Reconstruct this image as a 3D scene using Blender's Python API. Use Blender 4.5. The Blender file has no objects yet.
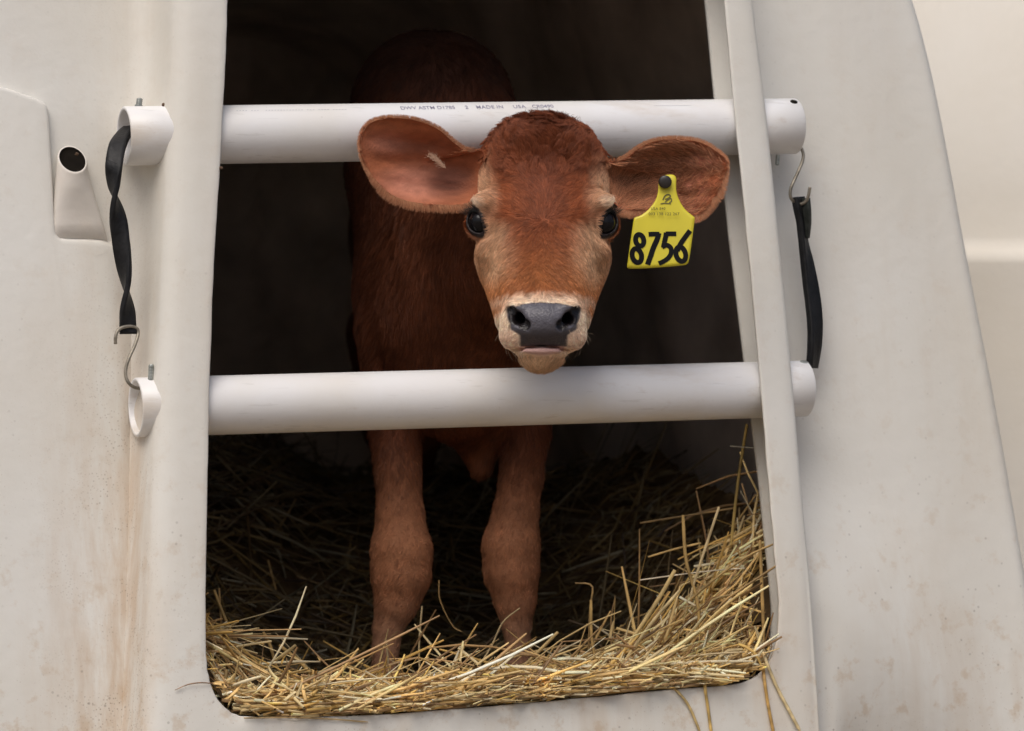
import bpy, math, random
import numpy as np
from mathutils import Vector, Matrix, noise as mnoise

random.seed(7)
rng = np.random.default_rng(11)
R = math.radians

# ------------------------------------------------------------------ camera, world, light
scene = bpy.context.scene
D, Z0, PX = 4.5, 0.48, 0.00115
K = PX / D
CX, CY = 512.0, 365.5
cam_d = bpy.data.cameras.new('camera')
cam = bpy.data.objects.new('camera', cam_d)
scene.collection.objects.link(cam)
cam.location = (0, -D, Z0)
cam.rotation_euler = (R(90), 0, 0)
cam_d.lens = 36.0 / (1024 * K)
cam_d.sensor_width = 36
cam_d.clip_end = 500
cam_d.dof.use_dof = True
cam_d.dof.focus_distance = D - 0.06
cam_d.dof.aperture_fstop = 7.0
scene.camera = cam

SUN_EL, SUN_AZ = R(58), R(200)
world = bpy.data.worlds.new('World')
scene.world = world
world.use_nodes = True
wn = world.node_tree.nodes
sky = wn.new('ShaderNodeTexSky')
sky.sky_type = 'NISHITA'
sky.sun_disc = False
sky.sun_elevation = SUN_EL
sky.sun_rotation = SUN_AZ
sky.air_density = 1.0
sky.dust_density = 5.5
sky.ozone_density = 0.6
world.node_tree.links.new(sky.outputs[0], wn['Background'].inputs[0])
wn['Background'].inputs[1].default_value = 0.075
sl = bpy.data.lights.new('sun', 'SUN')
sl.energy = 1.0
sl.angle = R(40)
sl.color = (1.0, 0.985, 0.96)
sun = bpy.data.objects.new('sun', sl)
scene.collection.objects.link(sun)
sdir = Vector((math.sin(SUN_AZ) * math.cos(SUN_EL), math.cos(SUN_AZ) * math.cos(SUN_EL), math.sin(SUN_EL)))
sun.rotation_euler = (-sdir).to_track_quat('-Z', 'Y').to_euler()
scene.view_settings.view_transform = 'Standard'
scene.view_settings.look = 'None'
scene.view_settings.gamma = 1
scene.view_settings.exposure = 0.47

# ------------------------------------------------------------------ frames and helpers
def P(px, py, Y):
    """world point seen at a picture position for a given distance behind the door plane"""
    s = K * (D + Y)
    return np.array([(px - CX) * s, Y, Z0 + (CY - py) * s])

YAW, LEAN = R(20), R(8)
EU = np.array([math.cos(YAW), math.sin(YAW), 0.0])
N0 = np.array([-math.sin(YAW) * math.cos(LEAN), math.cos(YAW) * math.cos(LEAN), -math.sin(LEAN)])   # inward normal
EV = np.cross(EU, N0); EV = EV / np.linalg.norm(EV)
if EV[2] < 0: EV = -EV
ORG = np.array([0, 0, Z0])

def H(u, v, w):
    """hutch coordinates (along the front, up the front, inwards) to world"""
    u, v, w = np.asarray(u, float), np.asarray(v, float), np.asarray(w, float)
    return ORG + u[..., None] * EU + v[..., None] * EV + w[..., None] * N0

def HP(px, py, w=0.0):
    """picture position -> (u, v) on the hutch plane at inward depth w"""
    d = np.array([(px - CX) * K, 1.0, (CY - py) * K])
    o = np.array([0, -D, Z0]) - ORG
    t = (w - o @ N0) / (d @ N0)
    p = o + t * d
    return np.array([p @ EU, p @ EV])

def HW(px, py, w=0.0):
    q = HP(px, py, w)
    return H(q[0], q[1], w)

def link(o, parent=None):
    scene.collection.objects.link(o)
    if parent is not None:
        o.parent = parent
    return o

def tag(o, label=None, cat=None, group=None, kind=None):
    if label: o['label'] = label
    if cat: o['category'] = cat
    if group: o['group'] = group
    if kind: o['kind'] = kind
    return o

def empty(name, loc):
    o = bpy.data.objects.new(name, None)
    o.location = tuple(loc)
    o.empty_display_size = 0.05
    return link(o)

def mesh(name, verts, faces, mat=None, parent=None, smooth=True, mats=None, midx=None):
    verts = np.asarray(verts, float)
    if parent is not None:
        p, off = parent, np.zeros(3)
        while p is not None:
            off += np.array(p.location); p = p.parent
        verts = verts - off
    me = bpy.data.meshes.new(name)
    if isinstance(faces, np.ndarray):
        n, k = faces.shape
        me.vertices.add(len(verts)); me.vertices.foreach_set('co', verts.ravel())
        me.loops.add(n * k); me.loops.foreach_set('vertex_index', faces.ravel().astype(np.int32))
        me.polygons.add(n)
        me.polygons.foreach_set('loop_start', np.arange(0, n * k, k, dtype=np.int32))
        me.polygons.foreach_set('loop_total', np.full(n, k, dtype=np.int32))
        me.update(calc_edges=True)
    else:
        me.from_pydata([tuple(v) for v in verts], [], faces)
    me.validate()
    for m in (mats or [mat]):
        if m: me.materials.append(m)
    if midx is not None:
        me.polygons.foreach_set('material_index', np.asarray(midx, dtype=np.int32))
    me.polygons.foreach_set('use_smooth', np.full(len(me.polygons), smooth))
    me.update()
    return link(bpy.data.objects.new(name, me), parent)

def grid_faces(n, m, wrap_m=False, base=0, flip=False):
    """n rows of m verts"""
    i = np.arange(n - 1)[:, None]
    j = np.arange(m if wrap_m else m - 1)[None, :]
    j2 = (j + 1) % m
    a, b, c, d = i * m + j, i * m + j2, (i + 1) * m + j2, (i + 1) * m + j
    f = np.stack([a, b, c, d], -1).reshape(-1, 4) + base
    return f[:, ::-1] if flip else f

def ramp(x, xs, ys):
    return np.interp(x, xs, ys)

def smooth01(x):
    x = np.clip(x, 0, 1)
    return x * x * (3 - 2 * x)

def catmull(pts, n):
    pts = np.asarray(pts, float)
    p = np.vstack([2 * pts[0] - pts[1], pts, 2 * pts[-1] - pts[-2]])
    t = np.linspace(0, len(pts) - 1 - 1e-9, n)
    i = t.astype(int); f = (t - i)[:, None]
    a, b, c, d = p[i], p[i + 1], p[i + 2], p[i + 3]
    return 0.5 * (2 * b + (c - a) * f + (2 * a - 5 * b + 4 * c - d) * f ** 2 + (3 * b - a - 3 * c + d) * f ** 3)

def catmull_closed(pts, per):
    pts = np.asarray(pts, float); n = len(pts); out = []
    for i in range(n):
        a, b, c, d = pts[i - 1], pts[i], pts[(i + 1) % n], pts[(i + 2) % n]
        for f in np.arange(per) / per:
            out.append(0.5 * (2 * b + (c - a) * f + (2 * a - 5 * b + 4 * c - d) * f ** 2 + (3 * b - a - 3 * c + d) * f ** 3))
    return np.array(out)

def tube(path, rad, seg=12, cap=True):
    path = np.asarray(path, float); n = len(path)
    rad = np.full(n, rad) if np.isscalar(rad) else np.asarray(rad)
    T = np.gradient(path, axis=0); T /= np.linalg.norm(T, axis=1)[:, None]
    a = np.array([0, 0, 1.0]) if abs(T[0][2]) < .8 else np.array([1.0, 0, 0])
    nn = np.cross(T[0], a); nn /= np.linalg.norm(nn)
    V = []
    for i in range(n):
        nn = nn - (nn @ T[i]) * T[i]; nn /= np.linalg.norm(nn)
        bb = np.cross(T[i], nn)
        th = np.arange(seg) * 2 * math.pi / seg
        V.append(path[i] + rad[i] * (np.cos(th)[:, None] * nn + np.sin(th)[:, None] * bb))
    V = np.vstack(V)
    F = [tuple(f) for f in grid_faces(n, seg, True)]
    if cap:
        F.append(tuple(range(seg))[::-1]); F.append(tuple(range((n - 1) * seg, n * seg)))
    return V, F

def join_vf(*vfs):
    V, F, b = [], [], 0
    for v, f in vfs:
        V.append(np.asarray(v)); F += [tuple(int(i) + b for i in q) for q in f]; b += len(v)
    return np.vstack(V), F

# ------------------------------------------------------------------ materials
class NT:
    def __init__(s, name):
        s.m = bpy.data.materials.new(name); s.m.use_nodes = True
        s.t = s.m.node_tree; s.b = s.t.nodes['Principled BSDF']
    def n(s, kind, **kw):
        o = s.t.nodes.new(kind)
        for k, v in kw.items():
            if k.startswith('i_'):
                key = k[2:].replace('_', ' ')
                o.inputs[int(key) if key.isdigit() else key].default_value = v
            else: setattr(o, k, v)
        return o
    def l(s, a, b): s.t.links.new(a, b)
    def ramp(s, fac, stops):
        r = s.n('ShaderNodeValToRGB')
        els = r.color_ramp.elements
        while len(els) < len(stops): els.new(0.5)
        for e, (p, c) in zip(els, stops):
            e.position = p
            e.color = (c, c, c, 1) if np.isscalar(c) else tuple(c) + (1,)
        s.l(fac, r.inputs[0]); return r.outputs[0]
    def mix(s, fac, a, b, mode='MIX'):
        m = s.n('ShaderNodeMix', data_type='RGBA', blend_type=mode)
        for v, i in ((fac, 0), (a, 6), (b, 7)):
            if hasattr(v, 'is_linked'): s.l(v, m.inputs[i])
            else: m.inputs[i].default_value = v if i == 0 else (tuple(v) + (1,))
        return m.outputs[2]
    def math(s, op, a, b=0.0):
        m = s.n('ShaderNodeMath', operation=op)
        for v, i in ((a, 0), (b, 1)):
            if hasattr(v, 'is_linked'): s.l(v, m.inputs[i])
            else: m.inputs[i].default_value = v
        return m.outputs[0]
    def noise(s, scale, detail=4, rough=.5, vec=None, stretch=None, out=0):
        tc = s.n('ShaderNodeTexCoord').outputs['Object']
        if stretch:
            mp = s.n('ShaderNodeMapping'); mp.inputs['Scale'].default_value = stretch
            s.l(tc, mp.inputs[0]); tc = mp.outputs[0]
        nz = s.n('ShaderNodeTexNoise'); nz.inputs['Scale'].default_value = scale
        nz.inputs['Detail'].default_value = detail; nz.inputs['Roughness'].default_value = rough
        s.l(tc, nz.inputs['Vector']); return nz.outputs[out]

def simple(name, col, rough=.5, metal=0.0, spec=.5, bump=0, bscale=200, var=.15):
    t = NT(name)
    c = t.mix(t.ramp(t.noise(bscale * .3), [(.3, 0), (.7, 1)]), [x * (1 - var) for x in col], [min(1, x * (1 + var)) for x in col])
    t.l(c, t.b.inputs['Base Color'])
    t.b.inputs['Roughness'].default_value = rough
    t.b.inputs['Metallic'].default_value = metal
    t.b.inputs['Specular IOR Level'].default_value = spec
    if bump:
        b = t.n('ShaderNodeBump'); b.inputs['Strength'].default_value = bump; b.inputs['Distance'].default_value = .002
        t.l(t.noise(bscale), b.inputs['Height']); t.l(b.outputs[0], t.b.inputs['Normal'])
    return t.m

def plastic(name, base, dirt=1.0, stain=(.46, .31, .17)):
    t = NT(name)
    c = t.mix(t.ramp(t.noise(3.0, 6), [(.35, 0), (.7, 1)]), base, [base[0] * .93, base[1] * .905, base[2] * .86])
    # broad faint soiling, stronger low down
    geo = t.n('ShaderNodeNewGeometry'); sep = t.n('ShaderNodeSeparateXYZ'); t.l(geo.outputs['Position'], sep.inputs[0])
    low = t.math('ADD', t.math('MULTIPLY', t.ramp(sep.outputs['Z'], [(.0, 1), (.42, .25), (.9, .12)]), 1.0), 0)
    # vertical drips
    dr = t.ramp(t.noise(14, 5, .6, stretch=(1, 1, .05)), [(.44, 0), (.62, 1)])
    dr = t.math('MULTIPLY', t.math('MULTIPLY', dr, t.ramp(t.noise(5, 3), [(.40, 0), (.60, 1)])), low)
    c = t.mix(t.math('MULTIPLY', dr, .42 * dirt), c, stain)
    if dirt >= 1:
        bandx = t.ramp(t.math('ADD', sep.outputs['X'], 1.0), [(.45, 0), (.50, .35), (.555, 1), (.585, .8), (.61, 0)])
        bz = t.ramp(sep.outputs['Z'], [(.05, 1), (.30, .75), (.55, .25), (.8, .12)])
        bm_ = t.math('MULTIPLY', t.math('MULTIPLY', bandx, bz), t.ramp(t.noise(30, 7, .7, stretch=(1, 1, .12)), [(.36, 0), (.62, 1)]))
        c = t.mix(t.math('MULTIPLY', bm_, .72), c, (.47, .29, .14))
        fs = t.n('ShaderNodeTexVoronoi'); fs.inputs['Scale'].default_value = 260
        t.l(t.n('ShaderNodeTexCoord').outputs['Object'], fs.inputs['Vector'])
        fm = t.math('MULTIPLY', t.math('MULTIPLY', bandx, bz), t.math('MULTIPLY', t.ramp(fs.outputs['Distance'], [(.14, 1), (.3, 0)]), t.ramp(t.noise(18, 4), [(.42, 0), (.56, 1)])))
        c = t.mix(t.math('MULTIPLY', fm, .7), c, (.20, .12, .07))
    # blotches
    bl = t.math('MULTIPLY', t.ramp(t.noise(34, 8, .68), [(.55, 0), (.66, 1)]), low)
    c = t.mix(t.math('MULTIPLY', bl, .42 * dirt), c, (.48, .32, .17))
    # fine splashed grit
    vo = t.n('ShaderNodeTexVoronoi'); vo.inputs['Scale'].default_value = 70
    t.l(t.n('ShaderNodeTexCoord').outputs['Object'], vo.inputs['Vector'])
    sp = t.ramp(vo.outputs['Distance'], [(.07, 1), (.13, 0)])
    sp = t.math('MULTIPLY', sp, t.math('ADD', t.math('MULTIPLY', t.ramp(t.noise(9, 2), [(.42, 0), (.58, 1)]), low), .0))
    c = t.mix(t.math('MULTIPLY', sp, .5 * dirt), c, (.12, .085, .06))
    vo2 = t.n('ShaderNodeTexVoronoi'); vo2.inputs['Scale'].default_value = 190
    t.l(t.n('ShaderNodeTexCoord').outputs['Object'], vo2.inputs['Vector'])
    sp2 = t.math('MULTIPLY', t.ramp(vo2.outputs['Distance'], [(.08, 1), (.16, 0)]), t.math('MULTIPLY', t.ramp(t.noise(6, 4), [(.42, 0), (.6, 1)]), low))
    c = t.mix(t.math('MULTIPLY', sp2, .5 * dirt), c, (.3, .2, .12))
    t.l(c, t.b.inputs['Base Color'])
    t.b.inputs['Roughness'].default_value = .5
    t.b.inputs['Specular IOR Level'].default_value = .35
    b = t.n('ShaderNodeBump'); b.inputs['Strength'].default_value = .25; b.inputs['Distance'].default_value = .003
    t.l(t.math('ADD', t.noise(60, 6), t.math('MULTIPLY', t.noise(6, 2), 1.5)), b.inputs['Height']); t.l(b.outputs[0], t.b.inputs['Normal'])
    return t.m

M_shell = plastic('hutch_plastic', (.74, .728, .685))
M_lug = plastic('lug_plastic', (.70, .66, .61), .8)
M_far = plastic('far_hutch_plastic', (.75, .71, .635), .25)
M_inner = simple('soiled_inner_plastic', (.76, .67, .60), .7, spec=.35, bscale=30, var=.25)
M_hole_shade = simple('painted_cavity_shade', (.012, .010, .008), .95, spec=.03)
M_ground = simple('gravel_ground', (.23, .185, .14), .95, bump=.8, bscale=40, var=.35)
M_steel = simple('weathered_steel', (.30, .27, .22), .55, .75, bscale=300, var=.4)
M_bolt = simple('dull_zinc', (.36, .38, .36), .45, .8, bscale=400, var=.3)
M_rubber = simple('black_rubber', (.009, .009, .010), .5, 0, .28, .3, 260, .5)
M_rubber_worn = simple('worn_grey_rubber', (.03, .034, .03), .6, 0, .3, .4, 260, .5)
M_yellow = simple('yellow_tag_plastic', (.66, .57, .035), .42, bscale=60, var=.07)
M_ink = simple('black_marker_ink', (.008, .008, .009), .7, spec=.12)
M_faint = simple('faded_print_ink', (.30, .29, .38), .7)
M_fine = simple('fine_print_ink', (.13, .12, .03), .7)
M_button = simple('black_tag_button', (.02, .016, .014), .35)
M_mud = simple('mud_crumb', (.10, .06, .035), .9, bump=.6, bscale=300)

def pvc_mat():
    t = NT('white_pvc')
    c = t.mix(t.ramp(t.noise(7, 5), [(.4, 0), (.72, 1)]), (.80, .80, .81), (.74, .71, .66))
    c = t.mix(t.math('MULTIPLY', t.ramp(t.noise(30, 6, .7, stretch=(.25, 1, 1)), [(.62, 0), (.75, 1)]), .35), c, (.42, .30, .2))
    sx = t.n('ShaderNodeTexVoronoi'); sx.inputs['Scale'].default_value = 55
    t.l(t.n('ShaderNodeTexCoord').outputs['Object'], sx.inputs['Vector'])
    c = t.mix(t.math('MULTIPLY', t.math('MULTIPLY', t.ramp(sx.outputs['Distance'], [(.03, 1), (.07, 0)]), t.ramp(t.noise(8), [(.5, 0), (.6, 1)])), .5), c, (.25, .18, .12))
    gm = t.n('ShaderNodeNewGeometry'); sn = t.n('ShaderNodeSeparateXYZ'); t.l(gm.outputs['Position'], sn.inputs[0])
    sm_ = t.math('MULTIPLY', t.ramp(t.noise(11, 7, .65, stretch=(.5, 1, 2.2)), [(.50, 0), (.66, 1)]), t.ramp(t.noise(2.6, 2), [(.42, .15), (.62, 1)]))
    c = t.mix(t.math('MULTIPLY', sm_, .48), c, (.50, .38, .25))
    sc_ = t.ramp(t.noise(60, 3, .5, stretch=(.05, 1, 3)), [(.64, 0), (.69, 1)])
    c = t.mix(t.math('MULTIPLY', sc_, .22), c, (.42, .40, .38))
    t.l(c, t.b.inputs['Base Color'])
    t.b.inputs['Roughness'].default_value = .38
    b = t.n('ShaderNodeBump'); b.inputs['Strength'].default_value = .12; b.inputs['Distance'].default_value = .002
    t.l(t.noise(90, 6), b.inputs['Height']); t.l(b.outputs[0], t.b.inputs['Normal'])
    return t.m
M_pvc = pvc_mat()

def attr_mat(name, rough=.6, spec=.3, wet=False, bump=0.0, sheen=0.0, bs=400):
    t = NT(name)
    a = t.n('ShaderNodeAttribute', attribute_name='coat')
    t.l(a.outputs['Color'], t.b.inputs['Base Color'])
    t.b.inputs['Specular IOR Level'].default_value = spec
    if wet:
        t.l(t.ramp(a.outputs['Alpha'], [(0, .75), (1, .30)]), t.b.inputs['Roughness'])
    else: t.b.inputs['Roughness'].default_value = rough
    if bump:
        vo = t.n('ShaderNodeTexVoronoi'); vo.inputs['Scale'].default_value = bs
        t.l(t.n('ShaderNodeTexCoord').outputs['Object'], vo.inputs['Vector'])
        b = t.n('ShaderNodeBump'); b.inputs['Strength'].default_value = bump; b.inputs['Distance'].default_value = .001
        t.l(vo.outputs['Distance'], b.inputs['Height']); t.l(b.outputs[0], t.b.inputs['Normal'])
    return t.m
M_skin = attr_mat('calf_skin', wet=True, bump=.5)
M_fur = attr_mat('calf_fur', .55, .35)
M_straw = attr_mat('straw', .5, .4)
M_eye = simple('dark_wet_eye', (.008, .007, .008), .05, spec=.2, var=.3)

def set_coat(me, cols, domain='POINT', name='coat'):
    a = me.attributes.new(name, 'FLOAT_COLOR', domain)
    c = np.ones((len(cols), 4)); c[:, :cols.shape[1]] = cols
    a.data.foreach_set('color', c.ravel().astype(np.float32))

# ------------------------------------------------------------------ ground
g = mesh('ground', [(-400, -400, 0), (400, -400, 0), (400, 400, 0), (-400, 400, 0)], [(0, 1, 2, 3)], M_ground)
tag(g, 'brown gravel ground around the hutches', 'ground', kind='structure')

# ------------------------------------------------------------------ the hutch
hutch = empty('calf_hutch', (0.0, 0.8, 0.0))
tag(hutch, 'off-white moulded plastic calf hutch with a tall open doorway and rust-stained front', 'calf hutch')

door_px = [(228, 0), (226, 60), (222, 130), (218, 200), (213, 290), (210, 380), (208, 470), (206.5, 560), (206, 640),
           (208, 672), (216, 697), (230, 711), (250, 717), (330, 717), (430, 711), (540, 702), (640, 692), (705, 687),
           (742, 683), (762, 672), (774, 652), (779, 622), (778.5, 590), (774, 540), (769, 480), (763, 410), (757, 340),
           (749, 250), (741, 170), (733, 90), (725, 0), (718, -50), (706, -85), (680, -108), (620, -126), (480, -132),
           (330, -126), (262, -108), (234, -70)]
F = catmull_closed([HP(x, y) for x, y in door_px], 10)
for _ in range(14): F = (np.roll(F, 1, 0) + F * 2 + np.roll(F, -1, 0)) / 4
NF = len(F)
ctr = np.array([F[:, 0].mean(), F[:, 1].mean()])
tg = np.roll(F, -4, 0) - np.roll(F, 4, 0)
nrm = np.stack([-tg[:, 1], tg[:, 0]], 1); nrm /= np.linalg.norm(nrm, axis=1)[:, None]
nrm *= np.sign(((F - ctr) * nrm).sum(1))[:, None]
for _ in range(12): nrm = (np.roll(nrm, 1, 0) + nrm * 2 + np.roll(nrm, -1, 0)); nrm /= np.linalg.norm(nrm, axis=1)[:, None]
left = smooth01((-nrm[:, 0] + .2) / .9); right = smooth01((nrm[:, 0] + .2) / .9); bot = smooth01((-nrm[:, 1] - .3) / .5); top = smooth01((nrm[:, 1] - .3) / .5)
tot = left + right + bot + top + 1e-6
vv = F[:, 1]
draft = right * ramp(vv, [-.28, -.13, .006, .167, .42], [.027, .024, .0185, .013, .0115])

# outer silhouette of the front panel, as rays from the door centre
wpx = [(-45, -200), (-60, 0), (-110, 260), (-150, 560), (-185, 800), (-175, 855), (-120, 880), (150, 868), (500, 845), (900, 815), (1020, 800), (1048, 770), (1040, 715),
       (1028, 625), (1015, 545), (989, 400), (962, 262), (938, 130), (924, 62), (907, 0), (872, -90), (842, -190), (800, -270), (700, -315), (500, -330), (250, -325), (60, -290)]
Wl = catmull_closed([HP(x, y, .085) for x, y in wpx], 12)
def ray_hit(loop, c, d):
    a, b = loop, np.roll(loop, -1, 0)
    e = b - a
    den = d[0] * e[:, 1] - d[1] * e[:, 0]
    den = np.where(abs(den) < 1e-12, 1e-12, den)
    t = ((a[:, 0] - c[0]) * e[:, 1] - (a[:, 1] - c[1]) * e[:, 0]) / den
    s = ((a[:, 0] - c[0]) * d[1] - (a[:, 1] - c[1]) * d[0]) / den
    ok = (s >= -1e-6) & (s <= 1 + 1e-6) & (t > 0)
    return c + d * t[ok].max()
W = np.array([ray_hit(Wl, ctr, (f - ctr) / np.linalg.norm(f - ctr)) for f in F])

# shoulder line of the raised surround
opx = [(179, -60), (177, 40), (172, 130), (166, 260), (160, 400), (154, 560), (149, 700), (145, 790), (170, 830), (300, 838), (520, 828), (740, 808), (800, 795), (818, 775), (819, 731),
       (812, 620), (803, 500), (795, 400), (783, 270), (768, 120), (757, 30), (744, -70), (722, -140), (650, -165), (480, -172), (300, -165), (205, -130)]
Ol = catmull_closed([HP(x, y, .0) for x, y in opx], 12)
O = np.array([ray_hit(Ol, ctr, (f - ctr) / np.linalg.norm(f - ctr)) for f in F])
for _ in range(6): O = (np.roll(O, 1, 0) + O * 2 + np.roll(O, -1, 0)) / 4
to = np.roll(O, -3, 0) - np.roll(O, 3, 0)
no = np.stack([-to[:, 1], to[:, 0]], 1); no /= np.linalg.norm(no, axis=1)[:, None]
no *= np.sign(((O - ctr) * no).sum(1))[:, None]
rough_cut = np.convolve(np.tile(rng.standard_normal(NF), 3), [.3, .4, .3], 'same')[NF:2 * NF] * .0006
lowr = right * smooth01((-.09 - O[:, 1]) / .20)
rings = []
def put(q, w): rings.append(H(q[:, 0], q[:, 1], np.full(NF, w) if np.ndim(w) == 0 else w))
def ring(d, w): put(F + nrm * (d if np.ndim(d) else np.full(NF, d))[:, None], w)
ring(draft + .034, .092); ring(draft + .002, .0885); ring(draft, .087); ring(draft, .083); ring(draft + .002, .0815); ring(np.full(NF, .034), .080); ring(.035, .07); ring(.033, .016); ring(.024, .006)
ring(.003 + rough_cut, .0048); ring(rough_cut, .0035); ring(rough_cut * .7, .0012); ring(rough_cut * .5 + .0014, .0002)
for f, w in ((.12, 0), (.25, 0), (.4, .0002), (.55, .0008), (.68, .002), (.8, .004), (.9, .0072), (1.0, .012)):
    put(F + (O - F) * f, w * (1 - .65 * right))
for d, w in ((.0020, .018), (.0035, .03), (.0050, .045), (.0070, .058), (.0095, .068), (.014, .077), (.021, .083), (.032, .0855)):
    put(O + no * d, np.where(w < .02, w * (1 - .55 * right), w) * (1 - .55 * lowr))
B = O + no * .036
NR = 36
for i in range(NR + 1):
    f = i / NR
    q = B + (W - B) * f
    ww = .0855 + .0010 * np.sin(q[:, 0] * 5 + 1) * np.sin(q[:, 1] * 4) * math.sin(math.pi * f)
    # the surround melts into the panel low down on the right
    ww = ww * (1 - .55 * lowr * (1 - smooth01(f * 1.15)))
    ww = ww + .006 * smooth01((f - .5) / .5) * right
    rings.append(H(q[:, 0], q[:, 1], ww))
wc = W.mean(0)
lastw = .0855 + .006 * right
for k in range(1, 7):
    a = k / 6 * math.pi / 2
    rr = .018
    q = W + (W - wc) / np.linalg.norm(W - wc, axis=1)[:, None] * rr * math.sin(a)
    rings.append(H(q[:, 0], q[:, 1], lastw + rr * (1 - math.cos(a))))
Wq = q
HBACK = 2.1
for k in range(1, 15):
    f = k / 14
    q = wc + (Wq - wc) * (1 + .0 * f) 
    q = q - np.array([0, .0]) 
    p = H(q[:, 0], q[:, 1], lastw + rr + f * (HBACK - .12))
    p[:, 2] -= 0
    rings.append(p)
Vs = np.vstack(rings)
nr = len(rings)
# keep the hutch seated on the ground
Vs[:, 2] = np.maximum(Vs[:, 2], 0.004)
FF = [tuple(f) for f in grid_faces(nr, NF, True)]
FF.append(tuple(range((nr - 1) * NF, nr * NF)))
shell = mesh('shell', Vs, FF, M_shell, hutch)
# inner liner: ribbed, soiled
lin = []
ang = np.arctan2(W[:, 1] - wc[1], W[:, 0] - wc[0])
for k in range(40):
    f = k / 39
    q = wc + (Wq - wc) * (.945 - .018 * (np.sin(f * 30 + 1) > .3))
    p = H(q[:, 0], q[:, 1], np.full(NF, .112 + f * (HBACK - .22)))
    p[:, 2] = np.maximum(p[:, 2], .02)
    lin.append(p)
backc = lin[-1].mean(0)
for k in range(1, 24):
    f = k / 24
    p = lin[39] * (1 - f) + backc * f
    rib = np.sin(p @ EU * 22) > .3
    lin.append(p + N0 * (.03 * rib[:, None]))
Vl = np.vstack(lin)
mesh('inner_wall', Vl, [tuple(f)[::-1] for f in grid_faces(len(lin), NF, True)], M_inner, hutch)

# raised pad on the left of the front: a soft-edged plate standing proud of the panel
pad_px = [(-150, 84), (-60, 84), (-5, 89), (22, 97), (38, 103), (44, 108), (46, 120), (49, 170), (52, 225), (55, 238), (64, 241), (90, 242), (104, 246), (112, 262), (118, 320), (122, 420), (126, 560), (128, 700), (128, 800), (-150, 820)]
pad = np.array([HP(x, y, .085) for x, y in pad_px])
padc = catmull_closed(pad, 8)
soft = np.array([.004] * len(padc))
ppx = catmull_closed(np.array(pad_px, float), 8)
soft = .004 + .022 * smooth01((ppx[:, 1] - 238) / 25) * (ppx[:, 0] > 60)
c0 = np.array(HP(-20, 420, .085))
tgp = np.roll(padc, -2, 0) - np.roll(padc, 2, 0)
npd = np.stack([-tgp[:, 1], tgp[:, 0]], 1); npd /= np.linalg.norm(npd, axis=1)[:, None] + 1e-9
area = 0.5 * np.sum(padc[:, 0] * np.roll(padc[:, 1], -1) - np.roll(padc[:, 0], -1) * padc[:, 1])
npd *= -1 if area > 0 else 1      # outward
if area > 0: npd = np.stack([tgp[:, 1], -tgp[:, 0]], 1); npd /= np.linalg.norm(npd, axis=1)[:, None]
prs = []
for s, w in ((1.0, .0875), (.8, .0845), (.45, .0785), (.15, .0745), (-.1, .0725), (-.5, .0715), (-1.2, .0712)):
    q = padc + npd * (soft * s)[:, None]
    prs.append(H(q[:, 0], q[:, 1], np.full(len(q), w)))
Vp = np.vstack(prs); npc = len(padc)
Fp = [tuple(f) for f in grid_faces(len(prs), npc, True)] + [tuple(range((len(prs) - 1) * npc, len(prs) * npc))]
mesh('side_pad', Vp, Fp, M_shell, hutch)

# moulded lug, its socket shown by a near-black disc
def lug():
    secs = []
    n = 40
    th = np.arange(n) * 2 * math.pi / n
    for py, xl, xr, dep in ((246, 51, 107, .004), (241, 50, 107, .010), (236, 51, 104.5, .017), (225, 51.5, 101, .019), (205, 52, 95, .021), (185, 53, 88.5, .024), (170, 54, 84.5, .026), (163, 54.5, 83.5, .027)):
        a, b = HP(xl, py, .085), HP(xr, py, .085)
        c = (a + b) / 2; hw = abs(b[0] - a[0]) / 2
        e = .55 + .45 * smooth01((215 - py) / 45)
        cu = np.sign(np.cos(th)) * abs(np.cos(th)) ** e; su = np.sign(np.sin(th)) * abs(np.sin(th)) ** e
        tilt = .021 * smooth01((215 - py) / 50)
        secs.append(H(c[0] + cu * hw, c[1] + (su) * tilt * .9, (.0875 - .0045 * smooth01((215 - py) / 40)) - dep * .5 * (1 - su * 1.0)))
    # rim, then a shallow near-black disc painted as the shade in the bore
    top = secs[-1]; cc = top.mean(0)
    inw = N0 * .6 - np.array([0, 0, 1.0]) * .8
    for s, d in ((.97, -.0012), (.88, -.0014), (.83, -.0002), (.81, .0008), (.5, .0012)):
        secs.append(cc + (top - cc) * s + inw * d)
    V = np.vstack(secs); f = [tuple(q) for q in grid_faces(len(secs), n, True)]
    f.append(tuple(range((len(secs) - 1) * n, len(secs) * n)))
    mi = [0] * (n * (len(secs) - 1)) + [1]
    for i in range(n * (len(secs) - 4), n * (len(secs) - 1)): mi[i] = 1
    return mesh('moulded_lug', V, f, None, hutch, mats=[M_lug, M_hole_shade], midx=mi)
lug()
# crumbs of dried mud caught on the front
for x, y, w, r in [(164, 105, .03, .0022), (160, 167, .05, .0022), (221, 168, .0, .0018), (77, 154, .058, .002), (153, 439, .06, .0022)]:
    c = HW(x, y, w); n = 10; V = []
    for i in range(6):
        ph = math.pi * i / 5
        for j in range(n):
            t = 2 * math.pi * j / n
            V.append(c + r * (.7 + .5 * rng.random()) * np.array([1.4 * math.sin(ph) * math.cos(t), math.sin(ph) * math.sin(t), math.cos(ph)]))
    mesh('mud_crumb', V, grid_faces(6, n, True), M_mud, hutch)

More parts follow.
